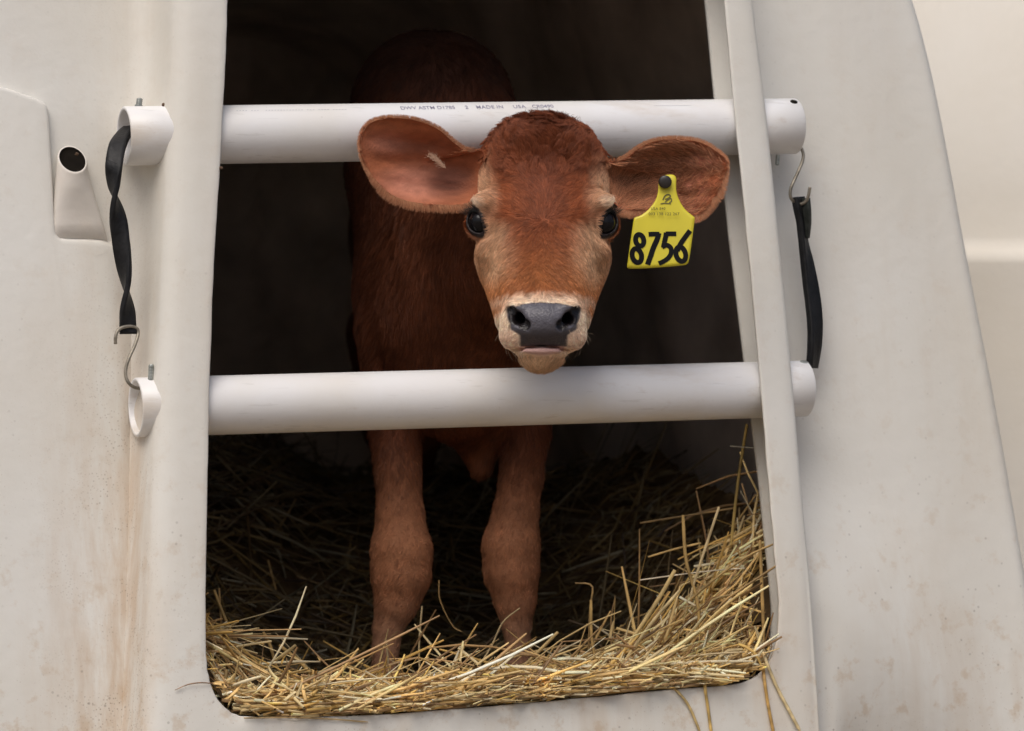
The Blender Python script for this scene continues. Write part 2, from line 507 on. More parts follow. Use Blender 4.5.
# ------------------------------------------------------------------ neighbouring hutch behind, on the right
far = empty('calf_hutch', (1.9, 1.9, 0)); far.name = 'calf_hutch'
tag(far, 'cream neighbouring hutch with a horizontal ledge, behind the right edge of the front hutch', 'calf hutch')
def far_hutch():
    ax = np.linspace(-.74, 2.2, 60)
    prof = [(1.62, 1.05), (1.6, .9), (1.55, .74), (1.46, .60), (1.34, .47), (1.20, .355), (1.05, .265), (.92, .205), (.80, .165), (.72, .148),
            (.660, .139), (.648, .135), (.640, .120), (.632, .106), (.622, .104), (.60, .104), (.5, .090), (.35, .066), (.2, .040), (.05, .012), (.0, .0)]
    prof = np.array(prof)
    rows = []
    th = R(12)
    ex = np.array([math.cos(th), math.sin(th), 0]); ey = np.array([-math.sin(th), math.cos(th), 0])
    o = np.array([1.2, .95, 0])
    for z, y in prof:
        rows.append(o + ax[:, None] * ex + y * ey + np.array([0, 0, z]) + .002 * np.sin(ax * 5)[:, None] * ey)
    rows.append(rows[0] + ey * 1.2 - np.array([0, 0, 0.0])); rows = [rows[-1]] + rows[:-1]
    V = np.vstack(rows); f = [tuple(q) for q in grid_faces(len(rows), 60)]
    nn = 60
    # ends and back
    bl = o + ax[0] * ex + 2.2 * ey; br = o + ax[-1] * ex + 2.2 * ey
    extra = [bl, br, bl + np.array([0, 0, 1.62]), br + np.array([0, 0, 1.62])]
    b = len(V); V = np.vstack([V, extra])
    f.append(tuple([b, b + 2] + [i * nn for i in range(len(rows))]))
    f.append(tuple([b + 3, b + 1] + [i * nn + nn - 1 for i in range(len(rows))][::-1]))
    f.append((b, b + 1, b + 3, b + 2))
    mesh('moulded_body', V, f, M_far, far)
far_hutch()

# ------------------------------------------------------------------ pvc bars
def pipe(name, pa, pb, label, bolts, ro=.0335, ri=.0292):
    a, b = HW(*pa, .042), HW(*pb, .042)
    root = empty(name, a)
    tag(root, label, 'pipe', 'white bars across the doorway')
    ax = (b - a) / np.linalg.norm(b - a)
    n1 = np.cross(ax, [0, 0, 1.0]); n1 /= np.linalg.norm(n1); n2 = np.cross(n1, ax)
    th = np.arange(64) * 2 * math.pi / 64
    L = np.linalg.norm(b - a)
    V = []
    secs = [(.10, ri), (0.0012, ri), (0, ri + .0008), (0, ro - .0012), (.0012, ro)] + [(L * k / 20, ro) for k in range(1, 20)] + [(L - .0012, ro), (L, ro - .0012), (L, ri + .0008), (L - .0012, ri), (L - .10, ri)]
    for s, r in secs:
        V.append(a + ax * s + r * (np.cos(th)[:, None] * n1 + np.sin(th)[:, None] * n2))
    mesh('tube', np.vstack(V), grid_faces(len(secs), 64, True), M_pvc, root)
    return root, a, ax, n1, n2, L
up, ua, uax, un1, un2, uL = pipe('pvc_pipe', (124, 136), (795, 126.2), 'upper white PVC pipe across the doorway, behind the calf\'s head, with faint printing', 0)
lo, la, lax, ln1, ln2, lL = pipe('pvc_pipe', (135.5, 407.5), (805, 388.6), 'lower white PVC pipe across the doorway, under the calf\'s chin', 0)

def bolt(root, base, axis, r, l, nut=None, name='bolt', mat=None):
    axis = np.asarray(axis, float); axis /= np.linalg.norm(axis)
    n = 14
    t = np.linspace(0, 1, 14)
    rad = r * (1 + .06 * (np.arange(14) % 2)); rad[-1] *= .6
    v = tube([base + axis * l * k for k in t], rad, n)
    parts = [v]
    if nut:
        v2, f2 = tube([base + axis * k for k in (0, .0008, nut[1] - .0008, nut[1])], [nut[0] * .9, nut[0], nut[0], nut[0] * .88], 6)
        parts.append((v2, f2))
    V, Fb = join_vf(*parts)
    return mesh(name, V, Fb, mat or M_bolt, root, smooth=False)
Z = np.array([0, 0, 1.0])
bolt(up, HW(138.5, 108, .042) + Z * -.001, Z * 1 + EU * .12, .0034, .0125, (.0052, .0045))
bolt(up, HW(778, 155, .042), -Z + EU * -.1, .0025, .0125)
bolt(lo, HW(150.5, 380, .026) - Z * .003, Z + EU * .05, .0031, .021)
bolt(lo, HW(803.5, 363.5, .03) - Z * .003, Z - N0 * .5, .0048, .006, (.0075, .004), name='screw')
# drilled hole near the upper bar's right end, its shade a near-black disc
hp = HW(793.5, 103.5, .022)
v = tube([hp - N0 * .012 , hp + N0 * .0], [.0030, .0030], 14)
c_ = ua + uax * np.dot(hp - ua, uax); rd = hp - c_; rd /= np.linalg.norm(rd)
hv, hf = tube([c_ + rd * .0300, c_ + rd * .03385], [.0046, .0046], 16)
mesh('drilled_hole_shade', hv, hf, M_hole_shade, up)
# print along the top of the upper bar
def text(body, size, parent, mat, M, name, shear=0, ox=0.0, extr=0.0, spacing=1.0, align='LEFT'):
    cu = bpy.data.curves.new(name, 'FONT'); cu.body = body; cu.size = size; cu.shear = shear
    cu.offset = ox; cu.extrude = extr; cu.space_character = spacing; cu.align_x = align
    cu.materials.append(mat)
    o = bpy.data.objects.new(name, cu); link(o, parent)
    bpy.context.view_layer.update()
    me = bpy.data.meshes.new_from_object(o.evaluated_get(bpy.context.evaluated_depsgraph_get()))
    bpy.data.objects.remove(o); me.name = name
    me.materials.clear(); me.materials.append(mat)
    o = bpy.data.objects.new(name, me); link(o, parent)
    off = Vector((0, 0, 0)); p = parent
    while p is not None: off += p.location; p = p.parent
    o.matrix_basis = Matrix.Translation(-off) @ M
    return o
def frame(o, ex, ey):
    ez = np.cross(ex, ey)
    return Matrix(((ex[0], ey[0], ez[0], o[0]), (ex[1], ey[1], ez[1], o[1]), (ex[2], ey[2], ez[2], o[2]), (0, 0, 0, 1)))
phi = R(47)
cam_n = -np.cross(uax, [0, 0, 1.0]); cam_n = cam_n / np.linalg.norm(cam_n)
if cam_n[1] > 0: cam_n = -cam_n
tn = cam_n * math.cos(phi) + Z * math.sin(phi); tn = tn - (tn @ uax) * uax; tn /= np.linalg.norm(tn)
ty = np.cross(tn, uax)
if ty[2] < 0: ty = -ty
def print_at(px, body, size, mat, sp=1.0):
    s = (px - 124) / (795 - 124) * uL
    text(body, size, up, mat, frame(ua + uax * s + tn * .0338, uax, ty), 'pipe_print', ox=.00006, spacing=sp)
print_at(385, 'DWV ASTM D1785', .0082, M_faint)
print_at(449, '2', .0082, M_faint)
print_at(460, 'MADE IN', .0082, M_faint, 1.05)
print_at(497, 'USA', .0082, M_faint, 1.1)
print_at(516, 'CR0490', .0082, M_faint)
M_fainter = simple('nearly_gone_print', (.52, .52, .56), .7)
print_at(226, '---- ---  ------------- --- ---- -----', .0075, M_fainter, 1.3)
print_at(640, '-------------------', .006, M_fainter, 1.2)

# ------------------------------------------------------------------ rubber straps with wire hooks
def strap(root, pts, widths, angs, thick, mat, facing, name='rubber_band'):
    pts = np.asarray(pts); n = 90
    path = catmull(pts, n)
    t = np.linspace(0, 1, n) * (len(pts) - 1)
    wv = np.interp(t, range(len(pts)), widths); av = np.interp(t, range(len(pts)), angs)
    T = np.gradient(path, axis=0); T /= np.linalg.norm(T, axis=1)[:, None]
    V = []
    sec = [(-1, -.6), (-.93, -1), (-.5, -1), (0, -1), (.5, -1), (.93, -1), (1, -.6), (1, .6), (.93, 1), (.5, 1), (0, 1), (-.5, 1), (-.93, 1), (-1, .6)]
    for i in range(n):
        x = EU - (EU @ T[i]) * T[i]; x /= np.linalg.norm(x)
        y = np.cross(T[i], x)
        ca, sa = math.cos(R(av[i])), math.sin(R(av[i]))
        xx, yy = x * ca + y * sa, -x * sa + y * ca
        for a_, b_ in sec:
            V.append(path[i] + xx * a_ * wv[i] / 2 + yy * b_ * thick / 2 * (1.25 if abs(a_) > .9 else 1))
    m = len(sec)
    Fq = [tuple(f) for f in grid_faces(n, m, True)] + [tuple(range(m))[::-1], tuple(range((n - 1) * m, n * m))]
    return mesh(name, V, Fq, mat, root)

def hw(x, y, w): return HW(x, y, w)
s1 = empty('rubber_strap', HW(127, 330, .03))
tag(s1, 'twisted black rubber strap hooked from the upper left pipe end to the lower left one', 'rubber strap', 'rubber straps holding the bars')
q = .0196
strap(s1, [hw(131, 127, .05), hw(124, 134, .04), hw(117.5, 146, .022), hw(114, 165, .012), hw(114, 187, .016), hw(118.5, 222, .02), hw(123, 258, .024), hw(126.5, 287, .028), hw(127.5, 312, .030), hw(128, 334, .032)],
      [q, q, q, q * 1.0, q, q * 1.05, q, q, q, q * .96], [35, 30, 12, 30, 78, 172, 222, 275, 335, 365], .0050, M_rubber, None)
hook = catmull([hw(115.4, 344, .028), hw(115.6, 337, .026), hw(118, 330.5, .026), hw(124, 327, .027), hw(132, 326.5, .029), hw(137.3, 329, .03), hw(138, 335, .03), hw(134.5, 346, .026), hw(129.5, 357, .022), hw(126.2, 367, .022),
                hw(125.8, 376, .022), hw(129.5, 384, .022), hw(136, 387.8, .028), hw(142, 388, .036), hw(146, 386, .042)], 90)
mesh('wire_hook', *tube(hook, .00195, 10), M_steel, s1)

s2 = empty('rubber_strap', HW(814, 362, .06))
tag(s2, 'black rubber strap hanging from a wire hook between the right pipe ends', 'rubber strap', 'rubber straps holding the bars')
strap(s2, [hw(798, 197, .040), hw(799.5, 208, .041), hw(801.5, 222, .043), hw(803.5, 242, .046), hw(807, 262, .047), hw(810.5, 284, .048), hw(813.5, 306, .048), hw(815, 326, .048), hw(814.5, 346, .050), hw(812, 368, .056)],
      [.0185, .0185, .017, .016, .018, .020, .0205, .0205, .0205, .020], [-30, -36, -46, -48, -30, -18, -15, -22, -30, -42], .0065, M_rubber, None)
strap(s2, [hw(806, 198, .034), hw(807, 210, .036), hw(807.5, 224, .042), hw(807, 238, .047)], [.0085, .009, .008, .005], [60, 60, 50, 50], .005, M_rubber_worn, None, 'folded_end')
hook2 = catmull([hw(797, 143, .044), hw(801, 148, .04), hw(803.3, 154, .036), hw(802.5, 161, .034), hw(798.5, 171, .032), hw(793.5, 182, .031), hw(790.5, 190, .031), hw(791, 198, .033), hw(797, 204, .04), hw(804, 203, .034), hw(808, 197, .028), hw(810, 187, .024)], 80)
mesh('wire_hook', *tube(hook2, .00195, 10), M_steel, s2)

# ------------------------------------------------------------------ the calf
# the body is one implicit surface, polygonised with surface nets
HDY = -0.02
def Q(px, py, Y): return P(px, py, Y)
def smin(a, b, k):
    h = np.clip(.5 + .5 * (b - a) / k, 0, 1)
    return b + (a - b) * h - k * h * (1 - h)
def smax(a, b, k): return -smin(-a, -b, k)
def ell(p, c, r, rot=None):
    d = p - np.asarray(c)
    if rot is not None: d = d @ rot
    r = np.asarray(r)
    k0 = np.linalg.norm(d / r, axis=-1)
    k1 = np.linalg.norm(d / (r * r), axis=-1)
    return k0 * (k0 - 1) / np.maximum(k1, 1e-9)
def cone(p, a, b, ra, rb, sx=1.0):
    a, b = np.asarray(a), np.asarray(b)
    s = np.array([1 / sx, 1, 1])
    pa, ba = (p - a) * s, (b - a) * s
    h = np.clip((pa @ ba) / (ba @ ba), 0, 1)
    return (np.linalg.norm(pa - h[..., None] * ba, axis=-1) - (ra + (rb - ra) * h)) * min(1, sx)
def rotx(a):
    c, s = math.cos(a), math.sin(a)
    return np.array([[1, 0, 0], [0, c, -s], [0, s, c]])

SYM = 543.0
def both(px):  # mirror pair of columns about the face axis
    return (px, 2 * SYM - px)
EYE = [Q(483.6, 222.5, -.043), Q(600.8, 223.5, -.043)]
EYE_N = [np.array([-.66, -.75, .05]), np.array([.66, -.75, .05])]
EYE_N = [v / np.linalg.norm(v) for v in EYE_N]
EYE_R = .0170
def eye_axes(n):
    up = np.array([0, 0, 1.0]); tt = np.cross(up, n); tt /= np.linalg.norm(tt)
    if tt[0] * n[0] < 0: tt = -tt
    uu = up - (up @ n) * n; uu /= np.linalg.norm(uu)
    a = R(54)
    return tt * math.cos(a) + uu * math.sin(a), -tt * math.sin(a) + uu * math.cos(a)
def eye_open(p, c, n):
    """signed distance to the almond opening, measured across the eye"""
    l, s_ = eye_axes(n)
    q = p - c
    x, y = q @ l, q @ s_
    Rr, hh = .0185, .0105               # lens made of two arcs
    e = Rr - hh
    e = (.0174 ** 2 - hh ** 2) / (2 * hh); Rr = e + hh
    return np.maximum(np.sqrt(x * x + (y + e) ** 2) - Rr, np.sqrt(x * x + (y - e) ** 2) - Rr)

def sdf_head(p):
    d = ell(p, Q(542, 187, .028), (.0775, .084, .0745))                        # poll and cranium
    d = smin(d, ell(p, Q(541, 146, .000), (.047, .05, .029)), .02)             # tuft bump
    d = smin(d, ell(p, Q(543, 216, -.004), (.0740, .079, .050)), .02)          # brow
    d = smin(d, cone(p, Q(543, 225, -.032), Q(543, 318, -.152), .055, .0405, 1.10), .025)  # nose bridge
    for px in both(501):
        d = smin(d, cone(p, Q(px, 258, .000), Q(px + (543 - px) * .36, 318, -.112), .0285, .0195), .025)   # cheek to jaw
    for px in both(487):
        d = smin(d, ell(p, Q(px, 203, -.046), (.016, .022, .011)), .014)       # brow ridge
    for px in both(491):
        d = smin(d, ell(p, Q(px, 250, -.048), (.012, .018, .008)), .024)       # cheek bone
    for px in both(493):
        d = smin(d, ell(p, Q(px, 262, -.030), (.011, .024, .020)), .014)
    # muzzle
    d = smin(d, ell(p, Q(543, 326, -.158), (.0415, .043, .0285)), .015)
    for px in both(519.5):
        d = smin(d, ell(p, Q(px, 336.5, -.156), (.0205, .031, .0160)), .010)   # upper lips
    d = smin(d, ell(p, Q(543, 320, -.188), (.036, .017, .0165)), .010)         # nose pad
    for px in both(519):
        d = smin(d, ell(p, Q(px, 307.5, -.182), (.0125, .016, .0070)), .009)   # fold over the nostril
    # chin and jaw
    d = smin(d, ell(p, Q(541.5, 353.5, -.152), (.0265, .032, .0105)), .005)
    d = smin(d, ell(p, Q(540, 359.5, -.154), (.0140, .022, .0088)), .010)
    d = smin(d, ell(p, Q(541.5, 350.8, -.178), (.0235, .0125, .0046)), .003)
    d = smin(d, cone(p, Q(542, 350, -.13), Q(543, 300, .02), .018, .042), .018)
    # mouth opening
    for i in range(5):
        t = (i - 2) / 2
        d = smax(d, -ell(p, Q(542 + 25 * t, 346.2 + 3.4 * t * t, -.188 + .012 * t * t), (.0085, .014, .0012)), .002)
    # corners droop
    for sx in (-1, 1):
        d = smax(d, -cone(p, Q(542 + sx * 26, 350, -.176), Q(542 + sx * 34, 353, -.150), .0024, .0018), .004)
    # nostrils: comma shapes opening sideways
    for sx in (-1, 1):
        n1 = cone(p, Q(543.5 + sx * 33, 309.5, -.184), Q(543.5 + sx * 28.5, 317.5, -.196), .0050, .0072)
        n2 = cone(p, Q(543.5 + sx * 28.5, 317.5, -.196), Q(543.5 + sx * 18, 325, -.200), .0072, .0058)
        n3 = cone(p, Q(543.5 + sx * 25, 319, -.196), Q(543.5 + sx * 16, 314, -.150), .0068, .004)
        d = smax(d, -smin(smin(n1, n2, .003), n3, .003), .0035)
    # philtrum
    d = smax(d, -cone(p, Q(543, 330, -.212), Q(543, 347, -.204), .0016, .0016), .004)
    # eyes: shallow socket and lids
    for c, n in zip(EYE, EYE_N):
        q = p - c
        rad = np.linalg.norm(q, axis=-1)
        shell_ = np.abs(rad - (EYE_R + .0016)) - .0016
        front_ = .001 - q @ n
        d = smin(d, smax(shell_, front_, .002), .006)
        op = eye_open(p, c, n)
        cut = np.maximum(np.maximum(op, -(q @ n)), rad - EYE_R * 1.9)
        cut = np.where(q @ n > 0, cut, 1.0)
        d = smax(d, -cut, .0022)
        # thick rim of the lid
        rim = np.sqrt((op - .0004) ** 2 + (rad - EYE_R - .0018) ** 2) - .0014
        d = smin(d, smax(rim, .003 - q @ n, .001), .0022)
        # tear corner ridge
        inner = Q(492 if n[0] < 0 else 594, 236, -.058)
        d = smin(d, cone(p, c + n * .010 + np.array([-n[0] * .010, 0, -.010]), inner, .0035, .0030), .006)
    return d

def sdf_neck(p):
    d = cone(p, Q(540, 190, .06), Q(480, 225, .27), .062, .098)
    d = smin(d, cone(p, Q(543, 235, .05), Q(485, 290, .25), .046, .085), .05)
    return d

def sdf_body(p):
    d = cone(p, Q(440, 165, .42), Q(428, 165, .62), .108, .108)                 # withers region
    d = smin(d, ell(p, Q(432, 94, .50), (.095, .16, .080)), .06)                # top of the shoulders
    d = smin(d, cone(p, Q(455, 290, .42), Q(462, 270, 1.0), .128, .140), .08)   # barrel
    d = smin(d, cone(p, Q(455, 210, 1.0), Q(455, 240, 1.2), .140, .12), .08)    # rump
    d = smin(d, ell(p, Q(462, 330, .33), (.103, .12, .14)), .06)                # chest
    d = smin(d, cone(p, Q(478, 425, .36), Q(481, 466, .355), .040, .015), .025)  # brisket
    # forelegs (columns measured on the photograph)
    Yl, Yr = .30, .32
    L = [(402, 330, .36, .058), (396, 430, .335, .0315), (398, 475, .315, .0270), (400, 515, .305, .0285), (401.5, 550, .30, .0370), (401, 575, .30, .0362), (397, 600, .30, .0275), (388, 628, .30, .0180), (385, 650, .30, .0155), (384, 675, .30, .0160), (383, 700, .295, .0220), (381, 722, .28, .025)]
    Rr = [(522, 330, .38, .055), (525, 430, .355, .0300), (521, 480, .335, .0255), (516, 512, .325, .0275), (511, 545, .32, .0348), (511.5, 572, .32, .0338), (515, 600, .32, .0255), (517, 626, .32, .0170), (518, 650, .32, .0145), (519, 668, .32, .0155), (519, 690, .315, .0210), (519, 712, .30, .024)]
    for chain in (L, Rr):
        for (a, b) in zip(chain[:-1], chain[1:]):
            d = smin(d, cone(p, Q(*a[:3]), Q(*b[:3]), a[3], b[3]), .007)
    # hind legs, deep in the shade
    for x in (-.075, .055):
        base = Q(458, 300, 1.05)[0] + x
        pts = [(base, 1.06, .52, .085), (base, .98, .40, .055), (base, 1.16, .30, .032), (base, 1.12, .16, .024), (base, 1.10, .08, .028)]
        for a, b in zip(pts[:-1], pts[1:]):
            d = smin(d, cone(p, a[:3], b[:3], a[3], b[3]), .02)
    return d

def sdf_all(p, headpart):
    d = smin(sdf_body(p), sdf_neck(p), .05)
    if headpart: d = smin(d, sdf_head(p), .016)
    return d

def surface_nets(f, lo, hi, h):
    lo, hi = np.asarray(lo, float), np.asarray(hi, float)
    n = np.ceil((hi - lo) / h).astype(int) + 1
    xs = [lo[i] + h * np.arange(n[i]) for i in range(3)]
    G = np.empty(n, np.float32)
    for i in range(0, n[0], 8):
        pp = np.stack(np.meshgrid(xs[0][i:i + 8], xs[1], xs[2], indexing='ij'), -1)
        G[i:i + 8] = f(pp)
    ins = G < 0
    c = np.zeros((n[0] - 1, n[1] - 1, n[2] - 1), int)
    for a in (0, 1):
        for b in (0, 1):
            for e in (0, 1):
                c += ins[a:n[0] - 1 + a, b:n[1] - 1 + b, e:n[2] - 1 + e]
    cells = np.argwhere((c > 0) & (c < 8))
    idx = -np.ones(c.shape, int); idx[tuple(cells.T)] = np.arange(len(cells))
    acc = np.zeros((len(cells), 3)); cnt = np.zeros(len(cells))
    for ax in range(3):
        o = [k for k in range(3) if k != ax]
        for a in (0, 1):
            for b in (0, 1):
                s0 = np.zeros(3, int); s0[o[0]] = a; s0[o[1]] = b
                s1 = s0.copy(); s1[ax] = 1
                g0 = G[tuple((cells + s0).T)]; g1 = G[tuple((cells + s1).T)]
                m = (g0 < 0) != (g1 < 0)
                t = g0[m] / (g0[m] - g1[m])
                v = (cells[m] + s0).astype(float); v[:, ax] += t
                acc[m] += v; cnt[m] += 1
    V = lo + h * acc / cnt[:, None]
    quads = []
    for ax in range(3):
        o1, o2 = (ax + 1) % 3, (ax + 2) % 3
        s0 = [slice(None)] * 3; s1 = [slice(None)] * 3
        s0[ax] = slice(0, -1); s1[ax] = slice(1, None)
        A, Bq = ins[tuple(s0)], ins[tuple(s1)]
        e = np.argwhere(A != Bq)
        e = e[(e[:, o1] > 0) & (e[:, o2] > 0) & (e[:, o1] < n[o1] - 1) & (e[:, o2] < n[o2] - 1)]
        flip = A[tuple(e.T)]
        u1 = np.zeros(3, int); u1[o1] = 1; u2 = np.zeros(3, int); u2[o2] = 1
        q = np.stack([idx[tuple((e - u1 - u2).T)], idx[tuple((e - u2).T)], idx[tuple(e.T)], idx[tuple((e - u1).T)]], 1)
        q[~flip] = q[~flip][:, ::-1]
        quads.append(q)
    return V, np.vstack(quads)

SPLIT = .105
hv, hf = surface_nets(lambda p: sdf_all(p, True), (-.10, -.245, .42), (.17, SPLIT + .004, .80), .0021)
bv, bf = surface_nets(lambda p: sdf_all(p, True), (-.42, SPLIT - .003, .03), (.25, 1.42, 1.0), .0060)
# keep the calf's hooves at the floor of the hutch
calf = empty('calf', (0.0, .35, .06))
tag(calf, 'young red-brown calf with a yellow ear tag looking out between the white bars', 'calf')

def ear(outline, cen, Yroot, Ytip, cup, rootx, tipx):
    pts = catmull_closed(np.array(outline, float), 8)
    pts = np.array(cen, float) + (pts - np.array(cen, float)) * .985
    m = len(pts); nr_ = 26
    c = np.array(cen, float)
    V = []
    for lay in (0, 1):
        for i in range(nr_):
            r = i / (nr_ - 1)
            q = c + (pts - c) * r
            f = np.clip((q[:, 0] - rootx) / (tipx - rootx), 0, 1)
            Y = Yroot + (Ytip - Yroot) * f
            depth = cup * (1 - r ** 2.2) * (1 - .55 * f)
            fold = .0022 * np.sin((q[:, 1] - c[1]) * .28 + f * 3) * (1 - r) * r * 4
            th = (.0022 + .0030 * (1 - f)) * (1 - r ** 4 * .8)
            Yq = Y + depth + fold + (th * 2 if lay else 0) - .0018 * r ** 6
            for (x, y), yy in zip(q, Yq): V.append(Q(x, y, yy))
    V = np.array(V)
    Fa = grid_faces(nr_, m, True)
    Fb = grid_faces(nr_, m, True, base=nr_ * m, flip=True)
    i = np.arange(m); a0 = (nr_ - 1) * m
    Fc = np.stack([a0 + i, a0 + (i + 1) % m, nr_ * m + a0 + (i + 1) % m, nr_ * m + a0 + i], 1)[:, ::-1]
    return V, np.vstack([Fa, Fb, Fc]), nr_ * m
EL = [(484, 152), (470, 152), (455, 143), (440, 130), (423, 122), (405, 118), (385, 118), (369, 123), (361, 136), (361, 152), (367, 168), (377, 182), (390, 194), (406, 201), (424, 204), (442, 205), (458, 205), (474, 200), (486, 180)]
ER = [(600, 165), (613, 162), (625, 158), (637, 149), (651, 142), (667, 139), (684, 139), (701, 142), (716, 150), (726, 160), (726, 172), (719, 190), (710, 203), (699, 214), (686, 216), (668, 214), (650, 211), (632, 211), (616, 206), (602, 188)]
elv, elf, el1 = ear(EL, (418, 165), -.006, -.046, .046, 486, 361)
erv, erf, er1 = ear(ER, (662, 176), .006, -.004, .046, 600, 727)

# ---- coat colours (linear), the animal's pattern plus shade painted on ears, flank and back
def lerp(a, b, t): return a + (b - a) * t[:, None]
def nz(p, s, seed=0.0):
    # cheap smooth value noise
    q = p * s + seed
    i = np.floor(q).astype(int); f = q - i; f = f * f * (3 - 2 * f)
    def h(a): 
        n = (a[:, 0] * 73856093) ^ (a[:, 1] * 19349663) ^ (a[:, 2] * 83492791)
        n = (n ^ (n >> 13)) * 1274126177
        return ((n & 0xffff) / 65535.0)
    r = 0
    for dx in (0, 1):
        for dy in (0, 1):
            for dz in (0, 1):
                w = (f[:, 0] if dx else 1 - f[:, 0]) * (f[:, 1] if dy else 1 - f[:, 1]) * (f[:, 2] if dz else 1 - f[:, 2])
                r = r + w * h(i + np.array([dx, dy, dz]))
    return r
def topx(p):
    s = K * (D + p[:, 1])
    return CX + p[:, 0] / s, CY - (p[:, 2] - Z0) / s
def blob(x, y, cx, cy, rx, ry, soft=.5):
    d = np.sqrt(((x - cx) / rx) ** 2 + ((y - cy) / ry) ** 2)
    return 1 - smooth01((d - (1 - soft)) / (2 * soft))
A = np.array
RED, DARKRED, ORANGE = A([.355, .098, .032]), A([.180, .050, .022]), A([.50, .190, .060])
PALE, CREAM, PINK, SLATE = A([.78, .52, .32]), A([.93, .74, .56]), A([.42, .20, .15]), A([.105, .100, .118])
def coat_head(p):
    x, y = topx(p)
    n = nz(p, 60.0); n2 = nz(p, 160.0, 5.0); n3 = nz(p, 25.0, 9.0)
    x = x + (n - .5) * 7; y = y + (n2 - .5) * 5
    c = np.repeat(RED[None], len(p), 0)
    c = lerp(c, ORANGE, smooth01((y - 225) / 60) * .85)
    c = lerp(c, A([.32, .105, .036]), blob(x, y, 543, 262, 26, 60, .6) * .55)
    c = lerp(c, DARKRED, blob(x, y, 543, 128, 72, 52, .45) * (.7 + .5 * (n3 - .5)))
    c = lerp(c, A([.20, .055, .026]), blob(x, y, 543, 205, 20, 40, .7) * .6)
    dx = abs(x - SYM)
    # pale fields round the eyes
    for s in (-1, 1):
        xs = SYM + s * 59
        c = lerp(c, PALE, blob(x, y, SYM + s * 58, 194, 14, 25, .75) * .62)
        c = lerp(c, PALE, blob(x, y, SYM + s * 50, 254, 19, 24, .8) * .72)
        c = lerp(c, PALE * .95, blob(x, y, SYM + s * 44, 229, 15, 9, .7) * .5)
        c = lerp(c, CREAM, blob(x, y, SYM + s * 65, 205, 8, 8, .7) * .7)
    # muzzle band
    mb = blob(x, y, 543, 333, 56, 35, .12)
    c = lerp(c, CREAM, mb * .93)
    c = lerp(c, CREAM, blob(x, y, 543, 300.5, 46, 8, .55) * .75)
    c = lerp(c, A([.90, .64, .49]), (blob(x, y, 508, 342, 13, 12, .5) + blob(x, y, 578, 342, 13, 12, .5)) * .7)
    chin = smooth01((y - 351) / 6) * (p[:, 1] < -.06)
    c = lerp(c, A([.72, .48, .30]), chin * .85)
    c = lerp(c, A([.36, .17, .07]), smooth01((y - 362) / 9) * (p[:, 1] < -.06) * .7)
    return c * (.86 + .28 * n2)[:, None]
def wet_mask(p):
    """bare, moist nose pad, lip and eyelid skin"""
    x, y = topx(p)
    front = (p[:, 1] < -.135)
    w = 36.5 - 3 * smooth01((y - 316) / 8) - 9.5 * smooth01((y - 328) / 8)
    w = np.where(y < 314, 36.5 * np.clip(1 - ((314 - y) / 11.5) ** 2.0, 0, 1) ** .42, w)
    e = 2.4
    pad = smooth01((w - abs(x - 543.5)) / e + .5) * smooth01((346.8 - y) / 1.6 + .5) * smooth01((y - 302) / 2 + .5) * front
    lip = smooth01((23 - abs(x - 542)) / 4 + .5) * smooth01((y - 346.2) / 1.2 + .5) * smooth01((355.5 - .010 * (x - 542) ** 2 - y) / 3 + .5) * front
    lid = np.zeros(len(p))
    for c, n in zip(EYE, EYE_N):
        op = eye_open(p, c, n)
        near = (np.linalg.norm(p - c, axis=1) < EYE_R * 1.5) & ((p - c) @ n > .0)
        lid = np.maximum(lid, (1 - smooth01((op - .0032) / .0035)) * near)
    return pad, lip, lid
def coat_body(p):
    x, y = topx(p)
    n = nz(p, 40.0); n2 = nz(p, 120.0, 3.0)
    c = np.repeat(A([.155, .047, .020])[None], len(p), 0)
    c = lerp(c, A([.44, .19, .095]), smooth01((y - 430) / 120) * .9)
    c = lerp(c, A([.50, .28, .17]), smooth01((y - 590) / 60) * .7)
    c = lerp(c, A([.10, .035, .02]), smooth01((380 - x) / 40) * (p[:, 2] > .4) * .6)  # shaded left flank painted darker
    c = lerp(c, A([.035, .015, .010]), smooth01((125 - y) / 60) * (p[:, 1] > .3) * .75)  # shade on the backlit shoulder top, painted into the coat
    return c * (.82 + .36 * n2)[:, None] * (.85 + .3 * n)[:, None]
def coat_ear(p, s):
    x, y = topx(p)
    n = nz(p, 50.0, 2.0); n2 = nz(p * A([1, 1, 2.5]), 110.0, 4.0)
    c = np.repeat(A([.36, .115, .050])[None], len(p), 0)
    if s < 0:
        c = lerp(c, A([.60, .26, .18]), blob(x, y, 420, 183, 36, 16, .7) * .75)
        c = lerp(c, A([.60, .26, .18]), blob(x, y, 388, 143, 18, 10, .8) * .5)
        c = lerp(c, A([.10, .032, .02]), blob(x, y, 449, 180, 24, 16, .8) * .85)  # shade deep in the ear cup, painted into the colour
        c = lerp(c, A([.16, .05, .03]), blob(x, y, 420, 148, 34, 11, .9) * .62)  # painted shade band across the cup
    else:
        c = lerp(c, A([.66, .29, .21]), blob(x, y, 697, 162, 15, 11, .8) * .6)
        c = lerp(c, A([.66, .29, .21]), blob(x, y, 692, 192, 12, 12, .8) * .6)
        c = lerp(c, A([.66, .30, .22]), blob(x, y, 645, 200, 16, 10, .8) * .5)
        c = lerp(c, A([.10, .03, .02]), blob(x, y, 646, 180, 26, 15, .8) * .8)  # shade near this ear's root, painted in as well
        c = lerp(c, A([.12, .04, .025]), blob(x, y, 668, 160, 20, 8, .8) * .5)  # fainter painted shade in the upper cup
    return c * (.78 + .44 * n2)[:, None]

